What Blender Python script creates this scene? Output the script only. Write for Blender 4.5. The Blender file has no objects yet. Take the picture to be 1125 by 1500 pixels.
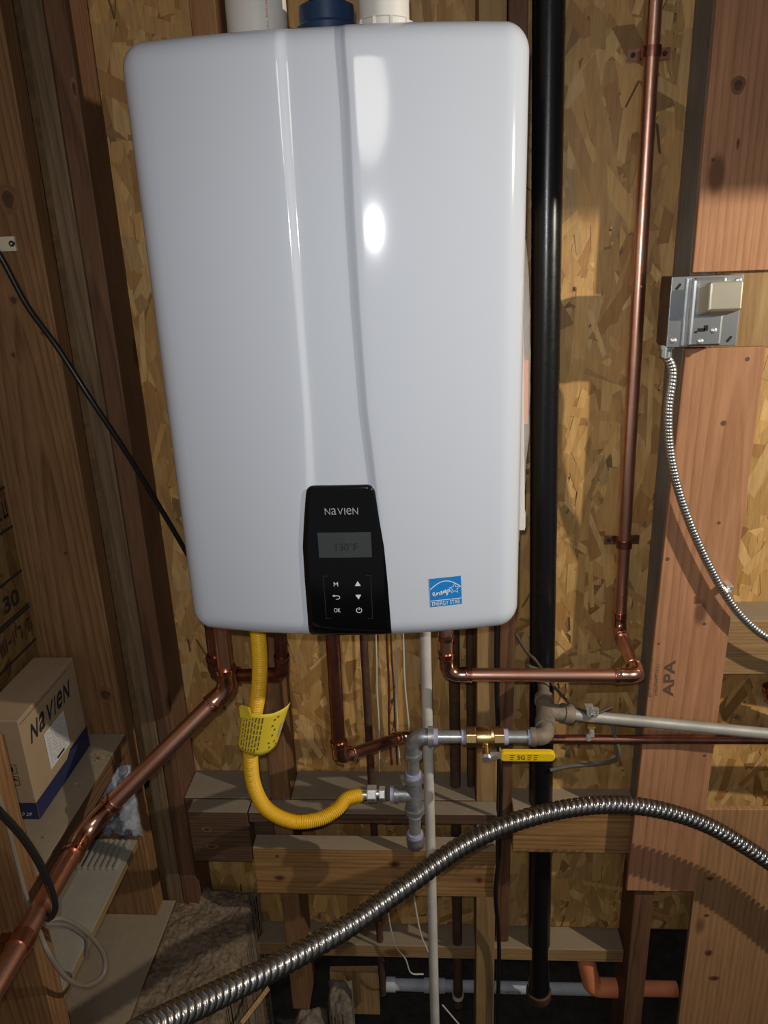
import bpy, bmesh, math, random
from mathutils import Vector, Matrix, noise
random.seed(7)
S = bpy.context.scene
C = S.collection
H = 2.0                        # eye height above the soil

# ------------------------------------------------------------------ camera
F, CX, CY = 1127.0, 562.5, 750.0           # focal length in pixels of the 1125x1500 frame
AX = Vector((0.99765367, -0.01606042, -0.06655235))   # wall axes seen from the camera (right, down, forward)
AY = Vector((0.05757766, -0.3291018, 0.94253744))
AZ = Vector((-0.03704004, -0.94415786, -0.3274049))
right = Vector((AX.x, AY.x, AZ.x)); down = Vector((AX.y, AY.y, AZ.y)); fwd = Vector((AX.z, AY.z, AZ.z))
cam = bpy.data.cameras.new('camera'); cam_o = bpy.data.objects.new('camera', cam); C.objects.link(cam_o)
cam.sensor_fit = 'VERTICAL'; cam.sensor_height = 36.0; cam.lens = 36.0 * F / 1500.0
cam.clip_start = 0.02; cam.clip_end = 50
m = Matrix((right, -down, -fwd)).transposed().to_4x4(); m.translation = (0, 0, H)
cam_o.matrix_world = m
S.camera = cam_o

# ------------------------------------------------------------------ world, lights, exposure
S.view_settings.view_transform = 'Standard'; S.view_settings.look = 'None'
S.view_settings.exposure = 0.27; S.view_settings.gamma = 1.0; S.view_settings.use_curve_mapping = False
W = bpy.data.worlds.new('dim_room'); S.world = W; W.use_nodes = True
W.node_tree.nodes['Background'].inputs[0].default_value = (0.9, 0.93, 1.0, 1)
W.node_tree.nodes['Background'].inputs[1].default_value = 0.10

def point_light(name, loc, power, radius, col):
    l = bpy.data.lights.new(name, 'POINT'); l.energy = power; l.shadow_soft_size = radius; l.color = col
    o = bpy.data.objects.new(name, l); C.objects.link(o); o.location = (loc[0], loc[1], loc[2] + H); return o
point_light('room_bulb', (1.32, 0.48, 0.20), 58, 0.013, (1.0, 0.90, 0.75))
fl = bpy.data.lights.new('phone_flash', 'SPOT'); fl.energy = 13.5; fl.shadow_soft_size = .006; fl.color = (.97, .98, 1.0)
fl.spot_size = math.radians(112); fl.spot_blend = 1.0
flo = bpy.data.objects.new('phone_flash', fl); C.objects.link(flo); fm_ = cam_o.matrix_world.copy(); fm_.translation = (-.01, -.01, H+.035); flo.matrix_world = fm_
point_light('ceiling_bulb', (0.05, -1.50, 0.52), 12, 0.22, (1.0, 0.95, 0.88))

# ------------------------------------------------------------------ helpers
def ray(px, py):
    a, b = (px - CX) / F, (py - CY) / F
    return right * a + down * b + fwd
def P(px, py, x=None, y=None, z=None):      # a measured pixel at a known distance -> point relative to eye
    d = ray(px, py)
    t = y / d.y if y is not None else (x / d.x if x is not None else z / d.z)
    return d * t
V = Vector

class MB:
    def __init__(s): s.v = []; s.f = []; s.c = []
    def add(s, vs, fs):
        n = len(s.v); s.v += [Vector(v) for v in vs]; s.f += [tuple(i + n for i in f) for f in fs]; return s
    def box(s, x0, x1, y0, y1, z0, z1):
        return s.add([(x0,y0,z0),(x1,y0,z0),(x1,y1,z0),(x0,y1,z0),(x0,y0,z1),(x1,y0,z1),(x1,y1,z1),(x0,y1,z1)],
                     [(0,3,2,1),(4,5,6,7),(0,1,5,4),(1,2,6,5),(2,3,7,6),(3,0,4,7)])
    def hexa(s, p):      # 8 points: bottom ring then top ring
        return s.add(p, [(0,3,2,1),(4,5,6,7),(0,1,5,4),(1,2,6,5),(2,3,7,6),(3,0,4,7)])
    def tube(s, pts, rad, n=16, caps=True, fn=None):
        pts = [Vector(p) for p in pts]; k = len(pts)
        if not hasattr(rad, '__len__'): rad = [rad] * k
        tans = []
        for i in range(k):
            t = pts[min(i+1, k-1)] - pts[max(i-1, 0)]
            tans.append(t.normalized() if t.length > 1e-9 else (tans[-1] if tans else V((0,0,1))))
        a = V((0,0,1)) if abs(tans[0].z) < .9 else V((1,0,0))
        u = tans[0].cross(a).normalized()
        vs = []; base = len(s.v); L = 0
        for i in range(k):
            if i: L += (pts[i] - pts[i-1]).length
            t = tans[i]; u = (u - t * u.dot(t)).normalized(); w = t.cross(u)
            for j in range(n):
                th = 2*math.pi*j/n
                r = rad[i] if fn is None else fn(L, th, rad[i])
                vs.append(pts[i] + u*(math.cos(th)*r) + w*(math.sin(th)*r))
        fs = []
        for i in range(k-1):
            for j in range(n):
                j2 = (j+1) % n
                fs.append((i*n+j, i*n+j2, (i+1)*n+j2, (i+1)*n+j))
        if caps:
            fs.append(tuple(range(n-1, -1, -1))); fs.append(tuple((k-1)*n + j for j in range(n)))
        return s.add(vs, fs)
    def prism(s, c, axis, r, h, n=6, rot=0):     # n-gon prism centred on c along axis
        c = V(c); ax = V(axis).normalized(); a = V((0,0,1)) if abs(ax.z) < .9 else V((1,0,0))
        u = ax.cross(a).normalized(); w = ax.cross(u)
        vs = []
        for e in (-.5, .5):
            for j in range(n):
                th = rot + 2*math.pi*j/n
                vs.append(c + ax*(e*h) + u*(math.cos(th)*r) + w*(math.sin(th)*r))
        fs = [(j, (j+1) % n, n+(j+1) % n, n+j) for j in range(n)] + [tuple(range(n-1,-1,-1)), tuple(range(n, 2*n))]
        return s.add(vs, fs)
    def build(s, name, mat, parent=None, smooth=False, bevel=0, label=None, kind=None, angle=0.7, weld=False):
        lo = V([min(v[i] for v in s.v) for i in range(3)]); hi = V([max(v[i] for v in s.v) for i in range(3)])
        org = V(((lo.x+hi.x)/2, (lo.y+hi.y)/2, lo.z))
        me = bpy.data.meshes.new(name)
        me.from_pydata([tuple(v - org) for v in s.v], [], s.f)
        if s.c:
            at = me.color_attributes.new('Col', 'FLOAT_COLOR', 'CORNER'); k = 0
            for f, col in zip(s.f, s.c):
                for _ in f: at.data[k].color = (*col, 1); k += 1
        bm = bmesh.new(); bm.from_mesh(me)
        if weld: bmesh.ops.remove_doubles(bm, verts=bm.verts, dist=1e-6)
        if not s.c: bmesh.ops.recalc_face_normals(bm, faces=bm.faces)
        bm.to_mesh(me); bm.free()
        if smooth:
            me.polygons.foreach_set('use_smooth', [True]*len(me.polygons))
            me.set_sharp_from_angle(angle=angle)
        me.materials.append(mat)
        o = bpy.data.objects.new(name, me); C.objects.link(o)
        world = org + V((0,0,H))
        if parent is not None:
            o.parent = parent; o.location = world - wloc(parent)
        else: o.location = world
        if bevel:
            b = o.modifiers.new('bevel', 'BEVEL'); b.width = bevel; b.segments = 2; b.limit_method = 'ANGLE'
        if label: o['label'] = label
        if kind: o['kind'] = kind
        return o
def wloc(o):
    l = o.location.copy()
    while o.parent: o = o.parent; l += o.location
    return l
def thing(name, loc, label, cat, group=None):
    o = bpy.data.objects.new(name, None); C.objects.link(o); o.empty_display_size = .05
    o.location = V(loc) + V((0,0,H)); tag(o, label, cat, group); return o
def tag(o, label, cat, group=None):
    o['label'] = label; o['category'] = cat
    if group: o['group'] = group
    return o
def struct(o): o['kind'] = 'structure'; return o

def spline(pts, step=0.006, closed=False):      # Catmull-Rom resampled at an even step
    pts = [V(p) for p in pts]; q = [pts[0]*2 - pts[1]] + pts + [pts[-1]*2 - pts[-2]]
    dense = []
    for i in range(1, len(q)-2):
        a, b, c, d = q[i-1], q[i], q[i+1], q[i+2]
        for k in range(24):
            t = k/24
            dense.append(.5*((2*b) + (c-a)*t + (2*a-5*b+4*c-d)*t*t + (3*b-a-3*c+d)*t**3))
    dense.append(pts[-1])
    out = [dense[0]]; acc = 0; last = dense[0]
    for p in dense[1:]:
        seg = (p-last).length
        while acc + seg >= step:
            f = (step-acc)/seg; last = last.lerp(p, f); out.append(last); seg = (p-last).length; acc = 0
        acc += seg; last = p
    out.append(dense[-1]); return out
def arc_corner(a, c, b, r, n=8):      # fillet of the corner a-c-b
    a, c, b = V(a), V(c), V(b); d1 = (a-c).normalized(); d2 = (b-c).normalized()
    ang = d1.angle(d2); t = r/math.tan(ang/2); p1 = c+d1*t; p2 = c+d2*t
    bis = (d1+d2).normalized(); o = c + bis*(r/math.sin(ang/2)); res = []
    v1 = p1-o; v2 = p2-o; om = v1.angle(v2)
    for i in range(n+1):
        k = i/n; res.append(o + (v1*math.sin((1-k)*om) + v2*math.sin(k*om))/math.sin(om))
    return res

# ------------------------------------------------------------------ materials
def mat(name):
    m = bpy.data.materials.new(name); m.use_nodes = True; nt = m.node_tree
    return m, nt, nt.nodes['Principled BSDF']
def node(nt, t, **k):
    n = nt.nodes.new(t)
    for a, b in k.items(): setattr(n, a, b)
    return n
def ramp(nt, src, stops):
    r = node(nt, 'ShaderNodeValToRGB'); e = r.color_ramp.elements
    while len(e) < len(stops): e.new(.5)
    for el, (p, c) in zip(e, stops): el.position = p; el.color = (*c, 1)
    nt.links.new(src, r.inputs[0]); return r.outputs[0]
def mix(nt, fac, a, b, mode='MIX'):
    n = node(nt, 'ShaderNodeMix', data_type='RGBA', blend_type=mode)
    for i, v in ((0, fac), (6, a), (7, b)):
        if hasattr(v, 'links') or hasattr(v, 'is_linked'): nt.links.new(v, n.inputs[i])
        else: n.inputs[i].default_value = v if i == 0 else (*v, 1)
    return n.outputs[2]
def bump(nt, bs, h, strength, dist=.002):
    b = node(nt, 'ShaderNodeBump'); b.inputs['Strength'].default_value = strength; b.inputs['Distance'].default_value = dist
    nt.links.new(h, b.inputs['Height']); nt.links.new(b.outputs[0], bs.inputs['Normal'])
def coords(nt, scale, per_object=True):
    tc = node(nt, 'ShaderNodeTexCoord'); mp = node(nt, 'ShaderNodeMapping'); mp.inputs['Scale'].default_value = scale
    if per_object:
        oi = node(nt, 'ShaderNodeObjectInfo'); ad = node(nt, 'ShaderNodeVectorMath', operation='MULTIPLY_ADD')
        ad.inputs[1].default_value = (1,1,1); cb = node(nt, 'ShaderNodeCombineXYZ'); ml = node(nt, 'ShaderNodeMath', operation='MULTIPLY')
        ml.inputs[1].default_value = 37.0; nt.links.new(oi.outputs['Random'], ml.inputs[0])
        for i in range(3): nt.links.new(ml.outputs[0], cb.inputs[i])
        nt.links.new(tc.outputs['Object'], ad.inputs[0]); nt.links.new(cb.outputs[0], ad.inputs[2]); nt.links.new(ad.outputs[0], mp.inputs[0])
    else: nt.links.new(tc.outputs['Object'], mp.inputs[0])
    return mp.outputs[0]
def noise_tex(nt, vec, scale, detail=4, rough=.6, dist=0):
    n = node(nt, 'ShaderNodeTexNoise'); n.inputs['Scale'].default_value = scale; n.inputs['Detail'].default_value = detail
    n.inputs['Roughness'].default_value = rough; n.inputs['Distortion'].default_value = dist
    nt.links.new(vec, n.inputs['Vector']); return n.outputs[0]
def wood(name, light, dark, axis=2, freq=1.0, knots=True, stain=.35, dust=None, rough=.62):
    m, nt, bs = mat(name); g = .93 if 'plywood' in name else .80
    light = tuple(c*g for c in light); dark = tuple(c*g*.92 for c in dark)
    sc = [1.0, 1.0, 1.0]; sc[axis] = .07
    v = coords(nt, sc)
    tc = node(nt, 'ShaderNodeTexCoord'); oi = node(nt, 'ShaderNodeObjectInfo')      # growth rings around a pith outside the board
    flat = [1.0, 1.0, 1.0]; flat[axis] = .035
    fm = node(nt, 'ShaderNodeVectorMath', operation='MULTIPLY'); fm.inputs[1].default_value = flat; nt.links.new(tc.outputs['Object'], fm.inputs[0])
    pr = node(nt, 'ShaderNodeMapRange'); pr.inputs[3].default_value = -.05; pr.inputs[4].default_value = .05; nt.links.new(oi.outputs['Random'], pr.inputs[0])
    pc = node(nt, 'ShaderNodeCombineXYZ'); k = 0
    for i in range(3):
        if i == axis: continue
        if k == 0: nt.links.new(pr.outputs[0], pc.inputs[i])
        else: pc.inputs[i].default_value = .055
        k += 1
    sub = node(nt, 'ShaderNodeVectorMath', operation='SUBTRACT'); nt.links.new(fm.outputs[0], sub.inputs[0]); nt.links.new(pc.outputs[0], sub.inputs[1])
    ln = node(nt, 'ShaderNodeVectorMath', operation='LENGTH'); nt.links.new(sub.outputs[0], ln.inputs[0])
    nz = noise_tex(nt, v, 7, 2, .5)
    ad = node(nt, 'ShaderNodeMath', operation='MULTIPLY_ADD'); ad.inputs[1].default_value = .035; nt.links.new(nz, ad.inputs[0]); nt.links.new(ln.outputs['Value'], ad.inputs[2])
    mul = node(nt, 'ShaderNodeMath', operation='MULTIPLY'); mul.inputs[1].default_value = 170.0*freq; nt.links.new(ad.outputs[0], mul.inputs[0])
    ma = node(nt, 'ShaderNodeMath', operation='FRACT'); nt.links.new(mul.outputs[0], ma.inputs[0])
    n2 = noise_tex(nt, v, 160*freq, 5, .7)              # fine fibre
    col = ramp(nt, ma.outputs[0], [(0, light), (.55, tuple(.72*a+.28*b for a, b in zip(light, dark))), (.88, dark), (1, light)])
    col = mix(nt, .45, col, ramp(nt, n2, [(.3, tuple(c*.55 for c in dark)), (.65, light)]))
    v2 = coords(nt, (1,1,1)); n3 = noise_tex(nt, v2, 3.2, 3, .6)
    col = mix(nt, stain, col, mix(nt, 1, col, ramp(nt, n3, [(.3, (.35,.33,.32)), (.7, (1,1,1))]), 'MULTIPLY'))
    if knots:
        sk = [1.0,1.0,1.0]; sk[axis] = .45
        vk = coords(nt, sk); vo = node(nt, 'ShaderNodeTexVoronoi'); vo.inputs['Scale'].default_value = 8.0
        nt.links.new(vk, vo.inputs['Vector'])
        kn = node(nt, 'ShaderNodeMapRange'); kn.inputs[1].default_value = .07; kn.inputs[2].default_value = .12
        kn.inputs[3].default_value = .85; kn.inputs[4].default_value = 0; nt.links.new(vo.outputs['Distance'], kn.inputs[0])
        col = mix(nt, kn.outputs[0], col, tuple(c*.35 for c in dark))
    if dust:
        tcn = node(nt, 'ShaderNodeNewGeometry'); sp = node(nt, 'ShaderNodeSeparateXYZ'); nt.links.new(tcn.outputs['Normal'], sp.inputs[0])
        mr = node(nt, 'ShaderNodeMapRange'); mr.inputs[1].default_value = .5; mr.inputs[2].default_value = .9
        mr.inputs[4].default_value = .85; nt.links.new(sp.outputs[2], mr.inputs[0])
        col = mix(nt, mr.outputs[0], col, mix(nt, noise_tex(nt, v2, 40, 5, .7), tuple(c*.7 for c in dust), dust))
    nt.links.new(col, bs.inputs['Base Color']); bs.inputs['Roughness'].default_value = rough
    bs.inputs['Specular IOR Level'].default_value = .25
    bump(nt, bs, n2, .35, .0012); return m
def plain(name, col, rough=.5, metal=0, spec=.5, noise=0, nscale=30, var=None, coat=0, bumpy=0):
    m, nt, bs = mat(name); bs.inputs['Base Color'].default_value = (*col, 1)
    bs.inputs['Roughness'].default_value = rough; bs.inputs['Metallic'].default_value = metal
    bs.inputs['Specular IOR Level'].default_value = spec; bs.inputs['Coat Weight'].default_value = coat
    if noise:
        n = noise_tex(nt, coords(nt, (1,1,1)), nscale, 5, .65)
        c2 = var or tuple(c*(1-noise) for c in col)
        nt.links.new(ramp(nt, n, [(.35, c2), (.62, col)]), bs.inputs['Base Color'])
        r = node(nt, 'ShaderNodeMapRange'); r.inputs[3].default_value = min(1, rough+.15); r.inputs[4].default_value = max(0, rough-.08)
        nt.links.new(n, r.inputs[0]); nt.links.new(r.outputs[0], bs.inputs['Roughness'])
        if bumpy: bump(nt, bs, n, bumpy, .003)
    return m

M = {}
M['stud'] = wood('stud_wood', (.33,.175,.078), (.15,.066,.026))
M['stud_orange'] = wood('fir_stud_wood', (.37,.195,.082), (.19,.078,.028), freq=1.1)
M['stud_dark'] = wood('aged_stud_wood', (.235,.115,.06), (.10,.046,.024))
M['stud_drab'] = wood('drab_stud_wood', (.27,.18,.10), (.14,.085,.045))
M['stud_grey'] = wood('grey_weathered_wood', (.43,.395,.345), (.28,.25,.215), stain=.7, knots=False)
M['pale'] = wood('pale_pine', (.52,.33,.14), (.36,.20,.075), freq=.9)
M['pale_x'] = wood('pale_pine_across', (.52,.33,.15), (.36,.20,.08), axis=0, dust=(.30,.24,.165))
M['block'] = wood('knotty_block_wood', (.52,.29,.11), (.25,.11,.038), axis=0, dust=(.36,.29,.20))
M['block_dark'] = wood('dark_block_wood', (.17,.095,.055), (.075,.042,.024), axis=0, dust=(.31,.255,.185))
M['ledge'] = wood('dusty_ledge_wood', (.22,.12,.055), (.10,.05,.022), axis=1, dust=(.34,.275,.19))
M['plank'] = wood('pale_edged_plank', (.42,.30,.13), (.30,.19,.08), axis=1, knots=False, dust=(.37,.34,.28))
M['ply'] = wood('fir_plywood', (.52,.262,.135), (.385,.172,.08), freq=.55, stain=.15)
M['ply_pale'] = wood('pale_plywood', (.46,.252,.118), (.33,.165,.07), freq=.55, stain=.2)
M['copper'] = plain('copper', (.78,.44,.325), .31, 1, noise=.35, nscale=14, var=(.58,.29,.20))
M['copper_fit'] = plain('copper_fitting', (.74,.42,.31), .18, 1, noise=.3, nscale=35, var=(.48,.23,.16))
M['copper_dark'] = plain('tarnished_copper', (.42,.19,.135), .33, 1, noise=.4, nscale=16, var=(.20,.08,.055))
M['rust'] = plain('brown_iron', (.10,.048,.026), .65, .2, noise=.45, nscale=40)
M['galv'] = plain('grey_steel_pipe', (.46,.47,.46), .30, .6, noise=.35, nscale=25)
M['cast'] = plain('malleable_iron', (.40,.41,.41), .34, .6, noise=.45, nscale=60, bumpy=.25)
M['dusty_iron'] = plain('dusty_iron', (.25,.20,.145), .72, .25, noise=.45, nscale=45, bumpy=.3)
M['greypipe'] = plain('grey_painted_pipe', (.36,.35,.32), .5, .25, noise=.25, nscale=12)
M['sealant'] = plain('lilac_thread_sealant', (.42,.43,.60), .55, noise=.25, nscale=90)
M['brass'] = plain('brass', (.80,.56,.24), .28, 1, noise=.3, nscale=50)
M['zinc'] = plain('zinc_steel', (.62,.64,.64), .30, 1, noise=.4, nscale=18, var=(.38,.40,.41))
M['zinc_warm'] = plain('beige_zinc', (.60,.55,.44), .36, .85, noise=.15, nscale=20)
M['chrome'] = plain('bright_nut_steel', (.86,.88,.86), .25, .8)
M['conduit'] = plain('flexible_steel', (.33,.325,.315), .25, 1, noise=.35, nscale=20)
M['bx'] = plain('armor_steel', (.56,.56,.54), .30, .95, noise=.25, nscale=20)
M['white'] = plain('white_gloss_enamel', (.545,.585,.65), .09, 0, .5)
M['case'] = plain('grey_case', (.25,.25,.26), .5)
M['black_gloss'] = plain('gloss_black_panel', (.003,.003,.0035), .09)
M['lcd'] = plain('lcd_grey', (.045,.052,.052), .35)
M['lcd_ink'] = plain('lcd_ink', (.015,.018,.018), .5)
M['print_white'] = plain('white_print', (.72,.74,.76), .5)
M['print_grey'] = plain('silver_print', (.38,.39,.40), .4)
M['line_dark'] = plain('panel_line', (.05,.05,.052), .3)
M['blue'] = plain('blue_sticker', (.01,.20,.56), .4)
M['abs'] = plain('black_plastic_pipe', (.007,.007,.008), .24, noise=.2, nscale=90)
M['pvc'] = plain('white_pvc', (.72,.69,.63), .4, noise=.12, nscale=10)
M['pvc_grey'] = plain('greyish_pvc', (.62,.585,.51), .5, noise=.25, nscale=12)
M['pvc_blue'] = plain('pale_blue_pvc', (.50,.52,.56), .5, noise=.3, nscale=15)
M['navy'] = plain('navy_plastic', (.012,.04,.10), .4)
M['orange'] = plain('orange_cpvc', (.86,.28,.12), .5, noise=.15, nscale=15)
M['yellow'] = plain('yellow_coating', (.80,.46,.012), .38, noise=.12, nscale=10)
M['yellow_tag'] = plain('yellow_tag', (.74,.56,.035), .45)
M['yellow_handle'] = plain('yellow_vinyl', (.83,.54,.01), .42)
M['ink'] = plain('dark_ink', (.02,.018,.014), .7)
M['ink_brown'] = plain('brown_stamp_ink', (.11,.06,.032), .8)
M['card'] = plain('brown_cardboard', (.36,.25,.145), .8, noise=.1, nscale=15)
M['navy_ink'] = plain('navy_print', (.012,.017,.06), .7)
M['black_ink'] = plain('black_print', (.012,.012,.018), .7)
M['paper'] = plain('white_paper', (.62,.60,.57), .7)
M['salmon'] = plain('salmon_paper', (.70,.27,.13), .7)
M['rubber'] = plain('black_rubber', (.010,.010,.010), .38)
M['tan_cable'] = plain('tan_cable', (.17,.145,.11), .6)
M['grey_cable'] = plain('grey_cable', (.13,.125,.115), .6)
M['white_wire'] = plain('white_wire', (.60,.55,.46), .5)
M['red_wire'] = plain('maroon_wire', (.10,.02,.02), .5)
M['brown_wire'] = plain('brown_wire', (.06,.035,.022), .6)
M['cream'] = plain('cream_clip', (.62,.55,.38), .5)
M['dark'] = plain('dark_hole', (.005,.005,.005), .8)
M['soil'] = plain('gap_shade_soil', (.035,.027,.019), .95, noise=.6, nscale=30, bumpy=.6)  # brown kept very dark, so shade of the open gap is in the colour
M['dirt'] = plain('dusty_concrete', (.21,.150,.092), .95, noise=.5, nscale=110, bumpy=1.0)
M['stone'] = plain('rubble', (.20,.165,.12), .9, noise=.4, nscale=40, bumpy=.5)
M['foundation'] = plain('gap_shade_foundation', (.03,.027,.022), .95, noise=.4, nscale=8)  # near-black colour stands in for the shade behind the open gap
M['lint'] = plain('grey_lint', (.34,.36,.40), .95, noise=.5, nscale=60)
M['lath'] = plain('metal_lath', (.42,.39,.33), .5, .3)
def osb_material():
    m, nt, bs = mat('strand_board'); a = node(nt, 'ShaderNodeAttribute'); a.attribute_name = 'Col'
    n = noise_tex(nt, coords(nt, (1,1,.1), False), 160, 4, .7)
    c = mix(nt, .5, a.outputs[0], mix(nt, 1, a.outputs[0], ramp(nt, n, [(.3, (.5,.45,.4)), (.65, (1.1,1.1,1.1))]), 'MULTIPLY'))
    nt.links.new(c, bs.inputs['Base Color']); bs.inputs['Roughness'].default_value = .5
    bs.inputs['Specular IOR Level'].default_value = .4; bump(nt, bs, n, .2, .001); return m
M['osb'] = osb_material()
M['osb_base'] = plain('strand_board_core', (.26,.15,.058), .7, noise=.4, nscale=40)
def clear_plastic():
    m, nt, bs = mat('clear_plastic_bag'); bs.inputs['Base Color'].default_value = (.9,.9,.9,1)
    bs.inputs['Roughness'].default_value = .15; tr = node(nt, 'ShaderNodeBsdfTransparent'); mx = node(nt, 'ShaderNodeMixShader')
    mx.inputs[0].default_value = .32; nt.links.new(tr.outputs[0], mx.inputs[1]); nt.links.new(bs.outputs[0], mx.inputs[2])
    nt.links.new(mx.outputs[0], nt.nodes['Material Output'].inputs[0]); return m
M['bag'] = clear_plastic()

# ------------------------------------------------------------------ structure: soil, walls, studs
YB, YF = 1.33, 1.24                     # sheathing face, stud face
struct(MB().box(-3, 3, -2.5, 3, -2.05, -2.0).build('floor', M['soil']))
wb = struct(MB().box(-.75, 1.4, YB, YB+.012, -1.445, 1.2).build('wall_back', M['osb_base']))
struct(MB().box(-3, 3, 2.1, 2.2, -2.0, -1.2).build('wall_foundation', M['foundation']))
wl = struct(MB().box(-.737, -.727, -.6, YB, -1.6, 1.2).build('wall_left', M['osb_base']))

PAL = [(p[0]*.98, p[1]*.90, p[2]*.84) for p in [(.52,.325,.112), (.56,.365,.135), (.48,.29,.098), (.43,.25,.082), (.62,.43,.185), (.53,.335,.118), (.36,.20,.065), (.58,.39,.155), (.50,.31,.11), (.54,.345,.125)]]
def strands(parent, mapf, u0, u1, v0, v1, n, seed, gain=1.0):
    rnd = random.Random(seed); mb = MB()
    for i in range(n):
        L = rnd.uniform(.05, .17); w = rnd.uniform(.009, .034); u = rnd.uniform(u0, u1); v = rnd.uniform(v0, v1)
        a = rnd.gauss(math.pi/2, .38) if rnd.random() < .78 else rnd.uniform(0, math.pi)
        ca, sa = math.cos(a), math.sin(a); e = rnd.uniform(-.4, .4)*w; g = rnd.uniform(-.4, .4)*w
        pts = [(-L/2+e, -w/2), (L/2+g, -w/2*rnd.uniform(.6,1)), (L/2-g, w/2), (-L/2-e*.5, w/2*rnd.uniform(.6,1))]
        if i % 23 == 0: L *= .35; pts = [(a*.35, b*.16) for a, b in pts]        # dark gaps between strands
        d = .0004 + .0022*i/n; ti = rnd.uniform(-.0012, .0012)
        vs = []
        for (s, t) in pts:
            uu = min(max(u + s*ca - t*sa, u0), u1); vv = min(max(v + s*sa + t*ca, v0), v1)
            vs.append(mapf(uu, vv, d + ti*s))
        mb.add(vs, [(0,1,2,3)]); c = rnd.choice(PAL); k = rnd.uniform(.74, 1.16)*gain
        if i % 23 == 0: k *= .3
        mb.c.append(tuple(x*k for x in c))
    return mb.build('wood_strands', M['osb'], parent, kind='stuff')
strands(wb, lambda u, v, d: (u, YB-.0008-d, v), -.60, 1.39, -1.44, .62, 9500, 3)
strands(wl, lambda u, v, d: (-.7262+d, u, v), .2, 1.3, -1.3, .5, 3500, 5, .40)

struct(MB().box(.65, 1.6, .80, .86, .135, .45).build('unseen_shade_beam', M['stud'], bevel=.002))  # unseen beam, added out of frame to keep room_bulb off the upper wall

def wstud(parent, x0, x1, y0, y1, z0, z1, m, label=None, name='wall_stud'):
    return MB().box(x0, x1, y0, y1, z0, z1).build(name, M[m], parent, bevel=.002, label=label)
wstud(wb, -.578, -.5465, YF, YB, -1.36, 1.2, 'stud_drab', 'drab corner stud at left end of the back wall')
wstud(wb, -.5455, -.513, YF+.002, YB, -1.36, 1.2, 'stud_dark', 'reddish dark corner stud beside the drab one')
wstud(wb, -.335, -.297, YF, YB, -1.60, 1.2, 'stud', 'stud mostly hidden behind the water heater')
wstud(wb, .071, .110, YF, YB, -1.95, 1.2, 'pale', 'pale stud below the heater, reaching the bottom of the frame')
wstud(wb, .389, .428, YF, YB, -1.95, -1.240, 'stud_dark', 'brown foot of the stud below the plywood strip, coloured darker for shade')  # same stud as the piece above; brown, with its shade put into the colour
wstud(wb, .389, .428, YF, YB, -1.239, 1.2, 'stud_grey', 'grey weathered stud behind the plywood strips at right')
wstud(wb, .116, .144, 1.285, YB, -1.44, 1.2, 'stud_dark')
wstud(wb, -.51, .388, 1.272, YB+.01, -1.478, -1.444, 'pale_x', 'pale bottom plate', 'bottom_plate')
wstud(wb, .429, .90, YF+.012, YB, -.757, -.648, 'pale_x', 'pale horizontal block beside the plywood strip', 'wall_block')
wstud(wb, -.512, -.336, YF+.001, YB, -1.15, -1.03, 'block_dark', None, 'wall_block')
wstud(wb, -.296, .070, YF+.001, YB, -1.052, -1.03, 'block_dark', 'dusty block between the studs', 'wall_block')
wstud(wb, .145, .388, 1.262, YB, -1.175, -1.07, 'block', 'short block between black drain pipe and plywood strip, behind the conduit', 'wall_block')
wstud(wb, .429, .52, YF+.001, YB, -.172, .9, 'pale', 'pale stud to the right of the switch box')
wstud(wl, -.726, -.587, 1.198, 1.2385, -1.29, 1.2, 'stud_orange', 'wide orange stud in the left corner')
wstud(wl, -.726, -.587, .812, .851, -1.95, -.60, 'stud_orange', 'orange stud in front of the cardboard box')
wstud(wl, -.726, -.560, .30, 1.2385, -1.335, -1.291, 'ledge', 'dusty sole plate', 'sole_plate')

def board(name, m, x0, x1, y0, y1, z0, z1, label, cat, dx=0.0, group=None):     # dx: lean of the top edge
    o = MB().hexa([(x0,y0,z0),(x1,y0,z0),(x1,y1,z0),(x0,y1,z0),(x0+dx,y0,z1),(x1+dx,y0,z1),(x1+dx,y1,z1),(x0+dx,y1,z1)]).build(name, M[m], bevel=.0015)
    return tag(o, label, cat, group)
board('plywood_sheet', 'ply', .389, .95, 1.228, 1.2395, -.056, .80, 'reddish plywood panel above the metal switch box', 'plywood')
ps = thing('plywood_strip', (.44, 1.228, -1.236), 'long reddish plywood strip with stamp, below the switch box', 'plywood')
MB().hexa([(.369,1.228,-1.236),(.503,1.228,-1.236),(.503,1.2395,-1.236),(.369,1.2395,-1.236),
           (.3895,1.228,-.168),(.510,1.228,-.168),(.510,1.2395,-.168),(.3895,1.2395,-.168)]).build('board', M['ply'], ps, bevel=.0015)
board('plywood_sheet', 'ply_pale', .501, 1.1, 1.228, 1.2395, -1.99, -1.035, 'pale knotty plywood sheet in the lower right corner', 'plywood')
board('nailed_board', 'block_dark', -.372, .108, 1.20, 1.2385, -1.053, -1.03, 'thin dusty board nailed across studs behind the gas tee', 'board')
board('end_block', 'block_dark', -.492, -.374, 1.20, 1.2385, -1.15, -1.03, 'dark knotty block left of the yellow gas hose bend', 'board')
board('nailed_block', 'block', -.372, .107, 1.20, 1.2385, -1.230, -1.116, 'lighter knotty block under the dark board, above the steel conduit', 'board')
board('shelf_ledge', 'ledge', -.726, -.587, .852, 1.197, -.886, -.848, 'dusty wooden ledge carrying the cardboard box', 'ledge')
board('edge_plank', 'plank', -.726, -.600, .852, 1.197, -1.112, -1.095, 'grey dusty plank with pale edge, low beside the copper pipe', 'plank')

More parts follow.
